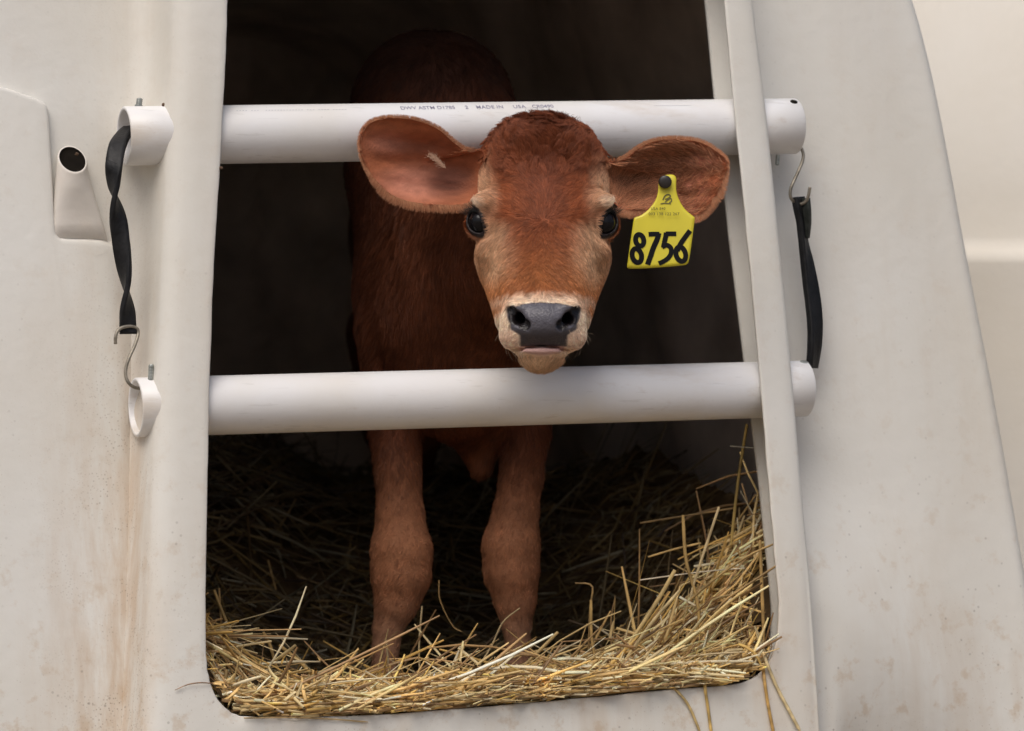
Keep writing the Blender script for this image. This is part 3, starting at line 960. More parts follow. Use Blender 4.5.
def head_cols(p):
    c = coat_head(p)
    t = smooth01((p[:, 1] - .03) / .05)
    c = c * (1 - t[:, None]) + coat_body(p) * t[:, None]
    pad, lip, lid = wet_mask(p)
    x, y = topx(p)
    sl = np.repeat(SLATE[None], len(p), 0) * (.8 + .4 * nz(p, 220.0, 7.0))[:, None]
    sl = lerp(sl, A([.035, .026, .028]), smooth01((y - 326) / 12) * .8)
    c = c * (1 - pad[:, None]) + sl * pad[:, None]
    c = lerp(c, A([.52, .31, .28]), lip * .95)
    # near-black spots over the nostrils
    for s in (-1, 1):
        for (cx, cy, r) in ((32, 310, 5.6), (28, 318, 8.6), (19, 325, 7.0)):
            m = 1 - smooth01((np.hypot(x - (543.5 + s * cx), y - cy) - r * .75) / 2.2)
            c = lerp(c, A([.012, .009, .010]), m * (p[:, 1] < -.12))
    c = lerp(c, A([.018, .012, .012]), lid)
    wet = np.clip(np.maximum(pad * .9, np.maximum(lip * .5, lid * .6)), 0, 1)
    return np.concatenate([np.clip(c, 0, 1), wet[:, None]], 1)
def with_a(c): return np.concatenate([np.clip(c, 0, 1), np.zeros((len(c), 1))], 1)

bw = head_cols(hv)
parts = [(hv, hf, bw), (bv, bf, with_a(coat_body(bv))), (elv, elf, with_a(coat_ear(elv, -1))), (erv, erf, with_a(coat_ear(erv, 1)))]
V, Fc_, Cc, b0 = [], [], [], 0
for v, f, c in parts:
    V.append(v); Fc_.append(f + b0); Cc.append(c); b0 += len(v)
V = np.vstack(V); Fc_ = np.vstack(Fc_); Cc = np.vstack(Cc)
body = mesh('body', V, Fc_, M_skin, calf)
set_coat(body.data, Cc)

# eyeballs
for c, n in zip(EYE, EYE_N):
    me = bpy.data.meshes.new('eye')
    import bmesh
    bm = bmesh.new(); bmesh.ops.create_uvsphere(bm, u_segments=48, v_segments=28, radius=EYE_R * .97)
    for v in bm.verts:
        # the clear front of the eye bulges a little
        k = max(0.0, Vector(v.co).normalized().dot(Vector(n)))
        v.co = v.co * (1 + .05 * smooth01((k - .8) / .2))
    for f in bm.faces: f.smooth = True
    bm.to_mesh(me); bm.free(); me.materials.append(M_eye)
    o = bpy.data.objects.new('eye', me); link(o, calf)
    o.location = Vector(tuple(c + n * .0015)) - calf.location

# ---- fur
def sample(v, f, n, w=None):
    a, b, c, d = (v[f[:, i]] for i in range(4))
    cr1 = np.cross(b - a, c - a); cr2 = np.cross(c - a, d - a)
    ar = (np.linalg.norm(cr1, axis=1) + np.linalg.norm(cr2, axis=1)) / 2
    N = cr1 + cr2; N /= np.linalg.norm(N, axis=1)[:, None] + 1e-12
    pr = ar * (w if w is not None else 1); pr = pr / pr.sum()
    i = rng.choice(len(f), n, p=pr)
    u, t = rng.random(n), rng.random(n)
    p = (a[i] * ((1 - u) * (1 - t))[:, None] + b[i] * (u * (1 - t))[:, None] + c[i] * (u * t)[:, None] + d[i] * ((1 - u) * t)[:, None])
    return p, N[i]

def vnormals(v, f):
    a, b, c, d = (v[f[:, i]] for i in range(4))
    N = np.cross(c - a, d - b)
    out = np.zeros_like(v)
    for i in range(4): np.add.at(out, f[:, i], N)
    return out / (np.linalg.norm(out, axis=1)[:, None] + 1e-12)

strands = []   # (points[n,k,3], radius, colour[n,3])
def grow(p, N, direction, length, lift, col, rad, k=5, jit=.25, curl=None, clump=0, cl_w=.6):
    n = len(p)
    dv = direction - (direction * N).sum(1)[:, None] * N
    dv /= np.linalg.norm(dv, axis=1)[:, None] + 1e-9
    dv = dv + rng.normal(0, jit, (n, 3)); dv -= (dv * N).sum(1)[:, None] * N
    dv /= np.linalg.norm(dv, axis=1)[:, None] + 1e-9
    t = np.linspace(0, 1, k)
    L = length * rng.uniform(.65, 1.25, n)
    pts = np.empty((n, k, 3))
    for j, s in enumerate(t):
        hgt = lift * (s * 1.5 - .6 * s * s)
        pts[:, j] = p + dv * (L * s)[:, None] + N * (L * hgt)[:, None] if np.ndim(lift) == 0 else p + dv * (L * s)[:, None] + N * (L * hgt)[:, None]
    if curl is not None:
        B_ = np.cross(N, dv)
        ph = rng.uniform(0, 6.28, n)
        for j, s in enumerate(t):
            pts[:, j] += B_ * (np.sin(ph + s * 4.5) * curl * s)[:, None] + N * (np.cos(ph + s * 4.5) * curl * s * .5)[:, None]
    if clump:
        from mathutils.kdtree import KDTree
        m = max(8, n // clump)
        ci = rng.choice(n, m, replace=False)
        kd = KDTree(m)
        for a_, c_ in enumerate(ci): kd.insert(p[c_], a_)
        kd.balance()
        own = ci[np.array([kd.find(v_)[1] for v_ in p])]
        wgt = (t ** 1.3 * cl_w)[None, :, None]
        pts = pts * (1 - wgt) + pts[own] * wgt
        col = col * (.55 + .45 * (1 + .55 * (rng.random(n)[own] - .5)) / 1.0)[:, None] * 1.0
        col = col * (1 + .24 * (rng.random(n)[own] - .5))[:, None]
    strands.append((pts, rad, col))

# head
N0h = None
p, N = sample(hv, hf, 150000, np.where(hv[hf[:, 0], 1] < SPLIT - .002, 1.0, 0.0) * np.where(hv[hf[:, 0], 1] > .04, .35, 1.0))
pad, lip, lid = wet_mask(p)
x, y = topx(p)
nost = np.zeros(len(p))
for s in (-1, 1):
    for (cx, cy, r) in ((32, 310, 4.6), (28, 318, 6.8), (19, 325, 5.6)):
        nost = np.maximum(nost, (np.hypot(x - (543.5 + s * cx), y - cy) < r + 1) * (p[:, 1] < -.12))
keep = (np.maximum(np.maximum(pad, lip), lid) < .35) & (nost < .5)
p, N, x, y = p[keep], N[keep], x[keep], y[keep]
dx = (x - SYM)
# whorl between the eyes: hair runs up and out above it, down the nose below it
wy = smooth01((y - 196) / 50)
dirz = 1.0 - 2.0 * wy
dirx = dx / 45 * (1.2 - .3 * wy)
dd = np.stack([dirx, -.15 * np.ones(len(p)), dirz * .9 - .05], 1)
mz = (p[:, 1] < -.12)
dd[mz] = np.stack([dx[mz] / 40, np.full(mz.sum(), -.1), (330 - y[mz]) / 40 * 0 - .8], 1)
back = smooth01((p[:, 1] - .0) / .05)[:, None]
dd = dd * (1 - back) + A([-.3, .8, -.6]) * back
# broad swirls
sw = np.stack([nz(p, 38.0, 1.0) - .5, nz(p, 38.0, 2.0) - .5, nz(p, 38.0, 3.0) - .5], 1)
poll = blob(x, y, 543, 130, 74, 46, .35)
sw[:, 2] = sw[:, 2] * .4
dd = dd + sw * (.8 + 1.6 * poll)[:, None]
ln = .0068 + .0085 * poll - .0028 * smooth01((y - 280) / 25) * mz
col = head_cols(p)[:, :3] * (rng.uniform(.72, 1.3, len(p)))[:, None]
pm = poll > .4
# clumped, curly poll hair
grow(p[~pm], N[~pm], dd[~pm], ln[~pm], .28, col[~pm], .00021, jit=.17, clump=11, cl_w=.34)
grow(p[pm], N[pm], dd[pm], ln[pm], .55, col[pm], .00024, k=7, jit=.35, curl=.0020, clump=42, cl_w=.62)
# stray outline hairs on top of the head
e = (y < 134) & (rng.random(len(p)) < .07)
grow(p[e], N[e], dd[e] + A([0, 0, .6]), np.full(e.sum(), .012), .8, col[e] * .8, .00020, k=6, jit=.5, curl=.003)
# eyelashes
for c, n in zip(EYE, EYE_N):
    m = 60
    th = rng.uniform(R(40), R(150), m)
    up = A([0, 0, 1.0]); tt = np.cross(up, n); tt /= np.linalg.norm(tt); uu = np.cross(n, tt)
    base = c + n * .013 + np.cos(th)[:, None] * tt * .014 + np.sin(th)[:, None] * uu * .0125
    grow(base, np.repeat(n[None], m, 0), np.repeat((uu * .35 + A([np.sign(n[0]) * .5, -.2, -.15]))[None], m, 0), np.full(m, .011), .6, np.full((m, 3), .012), .00022, jit=.3)
# chin whiskers
p2, N2 = sample(hv, hf, 5000, (np.where(hv[hf[:, 0], 1] < -.10, 1.0, 0.0) * (hv[hf[:, 0], 2] < Q(0, 355, -.15)[2])) + 1e-9)
x2, y2 = topx(p2); ok = (y2 > 356) & (p2[:, 1] < -.09)
p2, N2 = p2[ok], N2[ok]
grow(p2, N2, np.repeat(A([[0, -.3, -1.0]]), len(p2), 0), np.full(len(p2), .008), .5, A([.66, .42, .24]) * rng.uniform(.7, 1.4, (len(p2), 1)), .0002, jit=.3)

p3, N3 = sample(hv, hf, 900, (np.where(hv[hf[:, 0], 1] < -.13, 1.0, 0.0)) + 1e-9)
x3, y3 = topx(p3); ok = (y3 > 328) & (p3[:, 1] < -.12) & (np.abs(x3 - 543) > 22) & (N3[:, 1] < .2)
p3, N3 = p3[ok][:22], N3[ok][:22]
grow(p3, N3, np.repeat(A([[0, -.3, -1.0]]), len(p3), 0), np.full(len(p3), .013), .6, A([.55, .42, .30]) * rng.uniform(.5, 1.4, (len(p3), 1)), .00011, k=7, jit=.5)
# ears
for (v, f, half, s, root) in ((elv, elf, el1, -1, A([486., 172])), (erv, erf, er1, 1, A([602., 182]))):
    p, N = sample(v, f, 26000)
    x, y = topx(p)
    dd = np.stack([x - root[0], np.zeros(len(p)), -(y - root[1]) * .8], 1)
    dd /= np.linalg.norm(dd, axis=1)[:, None] + 1e-9
    dd = dd + A([0, 0, -.15]) + np.stack([nz(p, 45., 1) - .5, nz(p, 45., 2) - .5, nz(p, 45., 3) - .5], 1) * .9
    grow(p, N, dd, np.full(len(p), .0056), .17, coat_ear(p, s) * rng.uniform(.72, 1.32, (len(p), 1)), .00021, jit=.3, clump=24, cl_w=.5)
    # fringe round the rim
    nr_ = 26; m = half // nr_
    rim = v[(nr_ - 1) * m:nr_ * m]
    c = rim.mean(0)
    t = rng.uniform(0, m, 5200); i = t.astype(int) % m; fr = (t - t.astype(int))[:, None]
    rp = rim[i] * (1 - fr) + rim[(i + 1) % m] * fr
    tang = rim[(i + 2) % m] - rim[i - 2]; tang /= np.linalg.norm(tang, axis=1)[:, None]
    out = np.cross(tang, A([0, 1.0, 0])); out *= np.sign((out * (rp - c)).sum(1))[:, None]
    x, y = topx(rp)
    rootd = np.abs(x - root[0])
    ok = rootd > 16
    rp, out, y, x = rp[ok], out[ok], y[ok], x[ok]
    lowr = smooth01((y - 165) / 30)
    col = lerp(np.repeat(A([.40, .15, .07])[None], len(rp), 0), A([.55, .32, .18]), rng.random(len(rp)) * .6)
    dirn = out + (rp - Q(root[0], root[1], 0)) * 3.5 + A([0, 0, -.2])
    Nf = np.repeat(A([[0, -1.0, 0]]), len(rp), 0)
    grow(rp, Nf, dirn, .0042 + .0048 * lowr, .1, col * rng.uniform(.8, 1.25, (len(rp), 1)), .00022, jit=.30)
for (v, f, half, s, root) in ((elv, elf, el1, -1, A([486., 172])), (erv, erf, er1, 1, A([602., 182]))):
    p, N = sample(v, f[:len(f) // 2], 9000)
    x, y = topx(p)
    rel = np.abs(x - root[0])
    ok = (rng.random(len(p)) < np.clip(1.25 - rel / 95, .12, 1)) & (N[:, 1] < .2)
    p, N, x, y = p[ok], N[ok], x[ok], y[ok]
    tow = np.stack([(x - root[0]) / 60, np.full(len(p), -.15), np.where(y < 165, -.5, .35)], 1)
    cc = A([.60, .27, .14]) * rng.uniform(.45, 1.25, (len(p), 1))
    grow(p, N, tow, np.full(len(p), .0135), .38, cc, .00019, k=6, jit=.35, curl=.0012, clump=9, cl_w=.5)
# pale tuft inside the left ear
m = 170
base = np.array([Q(433 + 13 * a + rng.normal(0, .5 + .9 * (1 - a)), 156 + 9 * a + 3 * a * a + rng.normal(0, .5 + .5 * (1 - a)), -.012) for a in rng.random(m) ** 1.4])
grow(base, np.repeat(A([[0, -1.0, 0]]), m, 0), np.repeat(A([[-1.0, 0, .35]]), m, 0), np.full(m, .006), .3, A([.62, .42, .30]) * rng.uniform(.8, 1.2, (m, 1)), .0002, jit=.4)

# body and legs
wb = (bv[bf[:, 0], 1] < .85).astype(float)
p, N = sample(bv, bf, 90000, wb)
x, y = topx(p)
dd = np.repeat(A([[-.1, .25, -1.0]]), len(p), 0)
dd += np.stack([nz(p, 22., 1) - .5, nz(p, 22., 2) - .5, nz(p, 22., 3) - .5], 1) * 1.1
leg = smooth01((y - 450) / 60)
grow(p, N, dd, .013 - .0078 * leg, .2, coat_body(p) * rng.uniform(.65, 1.4, (len(p), 1)), .00030, jit=.22, clump=14, cl_w=.35)

tot_n = sum(s[0].shape[0] for s in strands)
sizes, pos, rads, cols = [], [], [], []
for pts, rad, c in strands:
    n, k, _ = pts.shape
    sizes += [k] * n; pos.append(pts.reshape(-1, 3))
    rads.append(np.tile(rad * np.linspace(1, .25, k) ** .7, n)); cols.append(np.clip(c, 0, 1))
pos = np.vstack(pos) - np.array(calf.location); rads = np.concatenate(rads); cols = np.vstack(cols)
hc = bpy.data.hair_curves.new('fur')
hc.add_curves(sizes)
hc.attributes['position'].data.foreach_set('vector', pos.ravel().astype(np.float32))
ra = hc.attributes.get('radius') or hc.attributes.new('radius', 'FLOAT', 'POINT')
ra.data.foreach_set('value', rads.astype(np.float32))
ca = hc.attributes.new('coat', 'FLOAT_COLOR', 'CURVE')
ca.data.foreach_set('color', np.concatenate([cols, np.ones((len(cols), 1))], 1).ravel().astype(np.float32))
hc.materials.append(M_fur)
link(bpy.data.objects.new('fur', hc), calf)

# ------------------------------------------------------------------ the ear tag
TY = -.012
et = empty('ear_tag', Q(665, 182, TY))
tag(et, 'yellow plastic ear tag marked 8756 hanging from the calf\'s ear', 'ear tag')
tx = lambda zx, zy: (620 + zx / 6.647, 165 + zy / 6.647)      # position inside the close-up of the tag
plate = [(352, 62), (372, 78), (374, 110), (374, 160), (384, 205), (404, 250), (432, 292), (465, 322), (494, 345), (498, 360), (488, 440), (472, 560), (458, 640), (446, 660), (425, 668), (300, 680), (160, 689), (60, 690), (46, 676), (48, 650), (60, 560), (75, 460), (88, 372), (96, 350),
         (130, 338), (170, 312), (200, 282), (228, 245), (246, 205), (254, 160), (256, 120), (262, 90), (285, 70), (318, 62)]
def tagY(px, py): return TY + .0035 * math.sin((px - 630) / 60 * 2.2) - .010 * ((py - 182) / 85.0)
pl = catmull_closed(np.array(plate, float), 3)
nv = len(pl); V = []
cx_, cy_ = 285, 430
for lay in (0, 1):
    for r in (np.linspace(0.0, 1, 10) if lay == 0 else np.linspace(1, 0, 10)):
        for zx, zy in pl:
            r2 = r * (.993 if (r == 1) else 1)
            X, Yy = tx(cx_ + (zx - cx_) * r2, cy_ + (zy - cy_) * r2)
            V.append(Q(X, Yy, tagY(X, Yy) + (.0011 if lay else -.0003 * (r < .99))))
Ft = [tuple(f) for f in grid_faces(20, nv, True)]
mesh('tag_plate', V, Ft, M_yellow, et)
bt = Q(665, 182, TY)
bl_ = tube([bt + A([0, y_, 0]) for y_ in (.012, -.001, -.0032, -.0042, -.0046)], [.0055, .0076, .0076, .0062, .002], 28)
mesh('button', *bl_, M_button, et)

def stroke(pts, w, parent, mat, name, closed=False, n=40, off=-.0009, taper=None):
    pts = np.array(pts, float)
    c = catmull_closed(pts, 8) if closed else catmull(pts, n)
    t = (np.roll(c, -1, 0) - np.roll(c, 1, 0)) if closed else np.gradient(c, axis=0)
    t /= np.linalg.norm(t, axis=1)[:, None]
    nn = np.stack([-t[:, 1], t[:, 0]], 1)
    V, m = [], len(c)
    ws = np.full(m, w) if taper is None else w * np.interp(np.linspace(0, 1, m), np.linspace(0, 1, len(taper)), taper)
    for i in range(m):
        for s, o in ((-1, .0006), (-1, 0), (1, 0), (1, .0006)):
            q_ = c[i] + nn[i] * s * ws[i] / 2
            X, Yy = tx(*q_)
            V.append(Q(X, Yy, tagY(X, Yy) + off + o))
    Fq = []
    for i in range(m if closed else m - 1):
        j = (i + 1) % m
        for k in range(4):
            Fq.append((i * 4 + k, j * 4 + k, j * 4 + (k + 1) % 4, i * 4 + (k + 1) % 4))
    if not closed: Fq += [(0, 1, 2, 3), tuple((m - 1) * 4 + k for k in (3, 2, 1, 0))]
    return V, Fq
def circ(cx, cy, rx, ry, sh=0, n=12):
    return [(cx + rx * math.cos(a) - sh * ry * math.sin(a), cy + ry * math.sin(a)) for a in np.arange(n) * 2 * math.pi / n]
SW = 33
digits = [
    [(circ(131, 500, 27, 38, -.12), SW, True), (circ(112, 602, 31, 46, -.14), SW, True)],
    [([(190, 461), (215, 459), (240, 459), (262, 459)], 31, False), ([(258, 452), (248, 490), (222, 550), (205, 600), (183, 662)], 35, False)],
    [([(374, 457), (350, 457), (325, 457), (303, 457)], 31, False), ([(308, 450), (303, 480), (296, 510), (289, 548)], 33, False), ([(280, 545), (310, 532), (338, 552), (338, 590), (318, 620), (290, 640), (258, 655)], 31, False)],
    [([(466, 436), (440, 470), (405, 520), (380, 570)], 33, False), (circ(404, 592, 32, 48, -.16), SW, True)],
]
for dg in digits:
    V, Fd = join_vf(*[stroke(a, w, et, M_ink, 'digit', cl) for a, w, cl in dg])
    mesh('printed_digit', V, Fd, M_ink, et, smooth=False)
# small emblem and two rows of fine print
em = [([(285, 232), (300, 205), (322, 196), (335, 208), (318, 222), (300, 228)], 9, False), ([(300, 245), (318, 232), (338, 222), (342, 240), (328, 250)], 8, False), ([(270, 257), (300, 254), (338, 257)], 7, False)]
V, Fd = join_vf(*[stroke(a, w, et, M_fine, 'emblem', cl) for a, w, cl in em])
mesh('printed_emblem', V, Fd, M_fine, et, smooth=False)
def tag_text(body_, zx, zy, size):
    X, Yy = tx(zx, zy)
    text(body_, size, et, M_fine, frame(Q(X, Yy, tagY(X, Yy) - .0024), A([1.0, 0, 0]), A([0, 0, 1.0])), 'fine_print', ox=.00008, spacing=1.12)
tag_text('USA 840', 205, 298, .0042)
tag_text('003 138 122 267', 190, 334, .0046)
# ------------------------------------------------------------------ straw bedding
_lp = np.array([HW(a_, b_, .0) for a_, b_ in [(207, 672), (216, 697), (230, 711), (250, 717), (330, 717), (430, 711), (540, 702), (640, 692), (705, 687), (742, 683), (762, 672), (774, 652), (779, 625)]])
LIPX, LIPZ = _lp[:, 0], np.minimum(_lp[:, 2], .135)
def bed(x, y):
    """height of the bedding; x, y in metres inside the hutch (world)"""
    x, y = np.asarray(x, float), np.asarray(y, float)
    fy = y - math.tan(YAW) * x                         # distance behind the doorway
    lip = np.interp(x, LIPX, LIPZ)                     # height of the door's lower edge
    h = lip + .011
    h = h + .005 * smooth01((fy - .0) / .08) - .018 * smooth01((fy - .05) / .18)
    h = h + .21 * smooth01((fy - .42) / .60)
    h = h + .195 * np.exp(-(np.minimum(x - .40, 0) / .165) ** 2) * smooth01((fy + .03) / .14) * np.exp(-((fy - .16) / .40) ** 2)
    h = h + .07 * smooth01((x - .05) / .25) * smooth01((fy - .30) / .35)
    h = h + .025 * np.exp(-((x + .38) / .10) ** 2) * smooth01((fy - .0) / .1) * np.exp(-((fy - .2) / .4) ** 2)
    for (lx, ly) in ((-.155, .30), (.010, .32)):
        h = h - .014 * np.exp(-(((x - lx) ** 2 + (y - ly + .04) ** 2) / .085 ** 2))
    return h
gu = np.linspace(0, 1, 120)
gw = np.concatenate([np.linspace(.0045, .090, 14), np.linspace(.102, 1.95, 140)])
bu, bw_ = [], []
ul, ur = HP(214, 690)[0], HP(771, 655)[0]
for w_ in gw:
    lo_, hi_ = (ul, ur) if w_ < .095 else (-.50, .56)
    bu.append(lo_ + (hi_ - lo_) * gu); bw_.append(np.full(120, w_))
UU, WW = np.array(bu).T, np.array(bw_).T
base = H(UU.ravel(), np.full(UU.size, -.39), WW.ravel())
hx, hy = base[:, 0], base[:, 1]
hz = bed(hx, hy) * 1.0 - .006 * np.exp(-WW.ravel() / .03) + .006 * np.sin(hx * 90) * np.sin(hy * 70) + .004 * rng.standard_normal(len(hx)) - .012
bedv = H(UU.ravel(), (hz - Z0 - WW.ravel() * N0[2] + .007) / EV[2], WW.ravel())
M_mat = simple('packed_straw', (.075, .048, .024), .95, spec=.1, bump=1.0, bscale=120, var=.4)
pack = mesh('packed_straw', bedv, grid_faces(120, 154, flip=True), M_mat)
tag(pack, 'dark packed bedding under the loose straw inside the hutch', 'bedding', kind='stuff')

STR_COL = A([[.72, .52, .23], [.80, .63, .33], [.64, .42, .16], [.86, .75, .50], [.42, .26, .11], [.72, .46, .14], [.30, .18, .08]])
def stalks(specs):
    """specs: list of (path[n,3], radius, flat, colour)"""
    V, Fs, C, b = [], [], [], 0
    seg = 6
    th = np.arange(seg) * 2 * math.pi / seg
    for path, rad, flat, col, roll in specs:
        n = len(path)
        T = np.gradient(path, axis=0); T /= np.linalg.norm(T, axis=1)[:, None] + 1e-9
        ref = A([math.cos(roll), .3, math.sin(roll)])
        n1 = ref - (T @ ref)[:, None] * T; n1 /= np.linalg.norm(n1, axis=1)[:, None] + 1e-9
        n2 = np.cross(T, n1)
        r = rad * np.ones(n); r[-1] *= .6; r[0] *= .9
        ringv = path[:, None] + (r[:, None] * np.cos(th))[..., None] * n1[:, None] + (r[:, None] * flat * np.sin(th))[..., None] * n2[:, None]
        V.append(ringv.reshape(-1, 3))
        Fs.append(grid_faces(n, seg, True, base=b)); b += n * seg
        shade = np.ones(n); 
        cc = col[None] * (1 + .18 * rng.standard_normal(n))[:, None]
        C.append(np.repeat(np.clip(cc, .02, .9), seg, 0))
    return np.vstack(V), np.vstack(Fs), np.vstack(C)
def one(c, az, el, L, kink=0.0, n=6):
    d = A([math.cos(az) * math.cos(el), math.sin(az) * math.cos(el), math.sin(el)])
    t = np.linspace(-.5, .5, n)[:, None]
    path = c + d * t * L
    sag = rng.normal(0, .05) * L
    sd = rng.normal(0, 1, 3); sd -= (sd @ d) * d; sd /= np.linalg.norm(sd)
    path = path + sd * sag * (1 - 4 * t * t)
    if kink:
        k = rng.integers(2, n - 1)
        kd = sd * kink * L * .5
        path[k:] += kd * np.linspace(0, 1, n - k + 1)[1:, None]
    return path
specs = []
def frontdist(p):                                       # how far behind the outer face
    return (p - ORG) @ N0
FA, FB = F, np.roll(F, -1, 0)
def inside_ok(path):
    w = (path - ORG) @ N0; u = (path - ORG) @ EU; v = (path - ORG) @ EV
    if (w < -.03).any() or (abs(u) > .58).any(): return False
    m = w < .097
    if m.any():
        uu, vv_ = u[m][:, None], v[m][:, None] - .0010
        cr = ((FA[:, 1] > vv_) != (FB[:, 1] > vv_)) & (uu < (FB[:, 0] - FA[:, 0]) * (vv_ - FA[:, 1]) / (FB[:, 1] - FA[:, 1] + 1e-12) + FA[:, 0])
        if (cr.sum(1) % 2 == 0).any(): return False
    return True
N_ST = 15000
tries = 0
while len(specs) < N_ST and tries < N_ST * 3:
    tries += 1
    rr_ = rng.random()
    if rr_ < .13: w = rng.uniform(-.004, .05)
    elif rr_ < .55: w = rng.uniform(.0, .22)
    elif rr_ < .72: w = rng.uniform(.1, .6)
    else: w = rng.uniform(.5, 1.8)
    u = rng.uniform(-.37, .38) if w < .09 else rng.uniform(-.50, .52)
    if rng.random() < .25 and w < .5: u = rng.uniform(.18, .45)
    bb = H(u, -.38, w)
    x, y = bb[0], bb[1]
    z = float(bed(x, y)) + rng.uniform(-.012, .010)
    c = A([x, y, z])
    L = float(np.clip(rng.gamma(3.0, .038), .03, .28)) * (1.0 if w > .1 else .85)
    az = rng.uniform(0, 2 * math.pi) if rng.random() < .6 else rng.normal(.1, .5)
    # follow the slope of the heap
    el = rng.normal(0, .20 if x > .12 or w > .35 else .12)
    if x > .12: 
        if rng.random() < .45: az = rng.normal(.1, .5); el = rng.normal(.72, .22) 
    if rr_ < .13: az = YAW + rng.normal(0, .6); el = rng.normal(.07, .14); c[2] += rng.uniform(-.006, .010); L *= 1.3
    if rng.random() < (.035 if x > .1 or x < -.25 else .014): el = rng.uniform(.4, 1.2); c[2] += .25 * L * math.sin(el)
    dz = float(bed(x + math.cos(az) * .03, y + math.sin(az) * .03) - bed(x - math.cos(az) * .03, y - math.sin(az) * .03)) / .06
    el2 = el + float(np.clip(math.atan(dz), -.5, .5)) * (0 if abs(el) > .4 else 1)
    chaff = rng.random() < .38
    if chaff: L = rng.uniform(.008, .040); el2 = rng.normal(0, .5); c[2] += rng.uniform(-.004, .006)
    path = one(c, az, el2, L, kink=rng.choice([0, 0, 0, .35, .7]))
    if not inside_ok(path): continue
    # clear of the calf's legs
    col = STR_COL[rng.choice(7, p=[.2, .17, .18, .1, .13, .12, .10])] * rng.uniform(.68, 1.3) * (1 - .80 * smooth01((w - .15) / .28))  # stalks further in painted darker for the shade inside the hutch
    rd_ = rng.uniform(.0006, .0021) if not chaff else rng.uniform(.0006, .0022)
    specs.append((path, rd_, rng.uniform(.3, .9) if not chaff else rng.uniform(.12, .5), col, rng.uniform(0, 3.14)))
# stems lying right along the sill
k_ = 0
while k_ < 1100:
    u = rng.uniform(-.33, .35); w = rng.uniform(.0015, .022)
    b0_ = H(u, -.38, w)
    z = float(np.interp(b0_[0], LIPX, LIPZ)) + rng.uniform(.001, .012)
    bb = H(u, (z - Z0 - w * N0[2]) / EV[2], w)
    L = rng.uniform(.015, .15)
    path = one(bb, YAW + rng.normal(0, .12 + .012 / L), rng.normal(.055, .05), L, kink=rng.choice([0, 0, .2]))
    k_ += .25
    if not inside_ok(path): continue
    k_ += .75
    specs.append((path, rng.uniform(.0007, .0018), rng.uniform(.3, .9), STR_COL[rng.choice(7)] * rng.uniform(.55, 1.15), rng.uniform(0, 3.14)))
# standing and leaning stems seen against the dark
def seen(pts, Y, rad, col, flat=.7):
    pth = np.array([Q(a, b, yy) for (a, b), yy in zip(pts, Y if np.ndim(Y) else [Y] * len(pts))])
    specs.append((catmull(pth, 12), rad, flat, A(col), .3))
G1, G2, G3 = (.50, .33, .12), (.62, .48, .26), (.36, .23, .09)
seen([(214, 590), (228, 625), (247, 660), (262, 690)], .06, .0019, G1)
seen([(219, 588), (222, 640)], .08, .0014, G3)
seen([(263, 632), (270, 645), (277, 668), (285, 676)], .07, .0021, G1)
seen([(279, 645), (300, 662), (318, 682)], .07, .0022, G1)
seen([(209, 668), (250, 676), (300, 680), (360, 676)], .03, .0013, G2)
seen([(386, 640), (388, 660), (390, 690)], .20, .0012, G2)
seen([(422, 606), (419, 650), (421, 690)], .18, .0012, G2)
seen([(439, 580), (440, 600), (452, 625), (462, 632)], .20, .0009, G3)
seen([(558, 632), (530, 660), (500, 688), (484, 700)], .12, .0024, (.58, .42, .18))
seen([(520, 608), (503, 622), (492, 645), (480, 665)], .14, .0011, G2)
seen([(575, 583), (592, 586), (590, 610), (588, 665)], .14, .0013, G3)
seen([(591, 600), (592, 640), (600, 680)], .10, .0018, G1)
seen([(747, 424), (742, 455), (737, 490), (731, 545)], .20, .0020, (.44, .31, .10))
seen([(730, 446), (742, 447), (755, 448)], .19, .0008, (.6, .55, .45))
seen([(719, 507), (708, 540), (695, 580), (690, 600)], .12, .0018, G2)
seen([(648, 557), (675, 549), (701, 543)], .13, .0019, G1)
seen([(640, 523), (690, 515), (735, 508)], .22, .0016, G3)
seen([(690, 600), (720, 575), (750, 555), (776, 543)], .10, .0018, G1)
seen([(683, 515), (686, 560), (697, 600), (700, 640)], .12, .0022, G1)
seen([(760, 540), (762, 590), (764, 640)], .10, .0022, (.42, .27, .10))
seen([(752, 585), (720, 610), (690, 640), (650, 672)], .07, .0022, (.58, .42, .17))
seen([(675, 570), (655, 605), (625, 650), (592, 700)], .06, .0026, (.60, .44, .19))
seen([(680, 590), (650, 625), (620, 668), (600, 694)], .05, .0022, (.62, .48, .24))
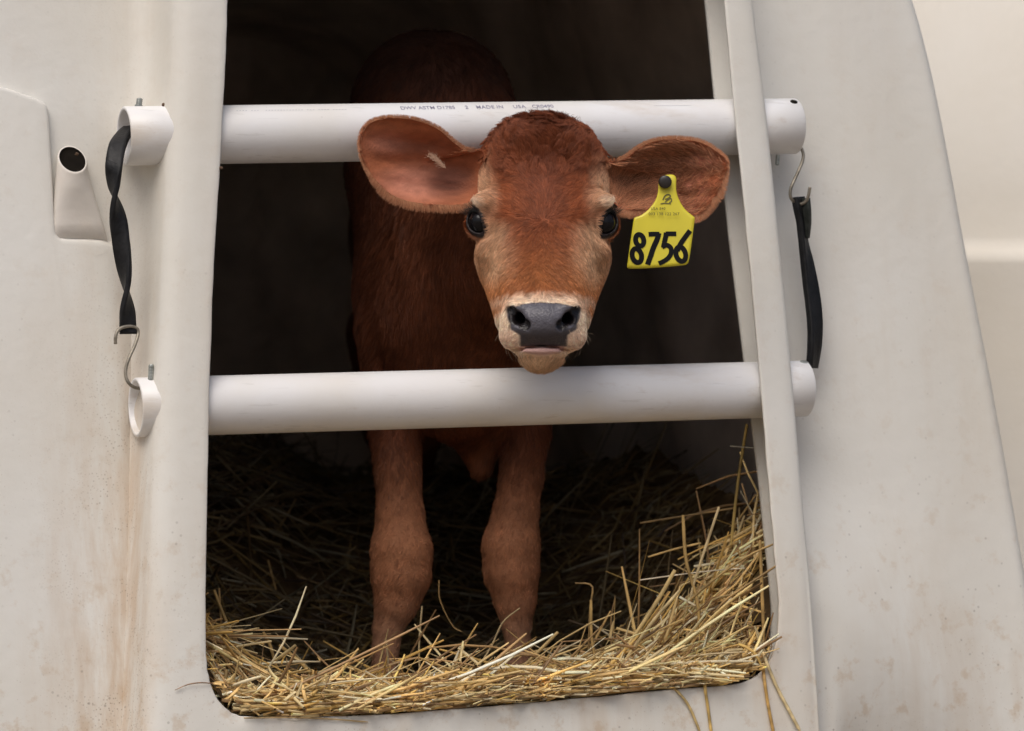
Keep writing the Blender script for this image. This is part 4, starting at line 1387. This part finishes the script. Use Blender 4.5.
seen([(600, 668), (640, 664), (700, 655), (745, 652)], .05, .0015, G2)
seen([(640, 580), (700, 572), (745, 568)], .12, .0010, (.66, .56, .40))
seen([(776, 566), (740, 590), (720, 606), (700, 640)], .08, .0018, G3)
seen([(268, 560), (276, 590)], .5, .0012, G3)
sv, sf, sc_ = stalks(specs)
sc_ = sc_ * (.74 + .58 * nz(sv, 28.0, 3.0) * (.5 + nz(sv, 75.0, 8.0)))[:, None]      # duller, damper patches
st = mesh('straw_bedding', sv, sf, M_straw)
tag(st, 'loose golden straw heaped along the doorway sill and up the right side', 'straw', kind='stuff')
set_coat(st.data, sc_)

# single stems hanging out over the lower edge of the doorway
def hang(pts, ws, rad, label, col):
    pth = catmull(np.array([HW(a, b, w) for (a, b), w in zip(pts, ws)]), 22)
    v, f, c = stalks([(pth, rad, .6, A(col), .4)])
    root = mesh('straw_stem', v, f, M_straw)
    set_coat(root.data, c)
    tag(root, label, 'straw', 'straw stems hanging over the doorway edge')
hang([(704, 650), (706, 668), (705, 686), (708, 708), (712, 738)], [.03, .012, -.004, -.003, -.003], .0019, 'straight golden straw stem hanging down over the door edge, right of the short slanting one', (.55, .37, .12))
hang([(668, 684), (680, 694), (690, 708), (700, 732)], [.008, -.003, -.003, -.003], .0016, 'short slanting straw stem over the door edge, leftmost of the hanging stems', (.55, .40, .17))
hang([(762, 650), (764, 676), (768, 704), (774, 735)], [.02, -.003, -.003, -.003], .0020, 'darker orange straw stem hanging straight down from the door corner', (.48, .29, .09))
hang([(757, 632), (764, 655), (776, 685), (790, 712), (800, 731)], [.02, -.003, -.003, -.004, -.004], .0021, 'pale bent straw stem slanting to the right over the door corner', (.66, .52, .28))
hang([(175, 690), (190, 684), (208, 683), (232, 688)], [-.002, -.003, -.003, .006], .0007, 'thin brown straw wisp poking out at the lower left door corner', (.30, .18, .10))
hang([(244, 718), (290, 717.5), (330, 719), (368, 722)], [-.002, -.003, -.003, -.002], .0009, 'fine pale straw lying along the bottom left lip of the doorway', (.52, .38, .2))
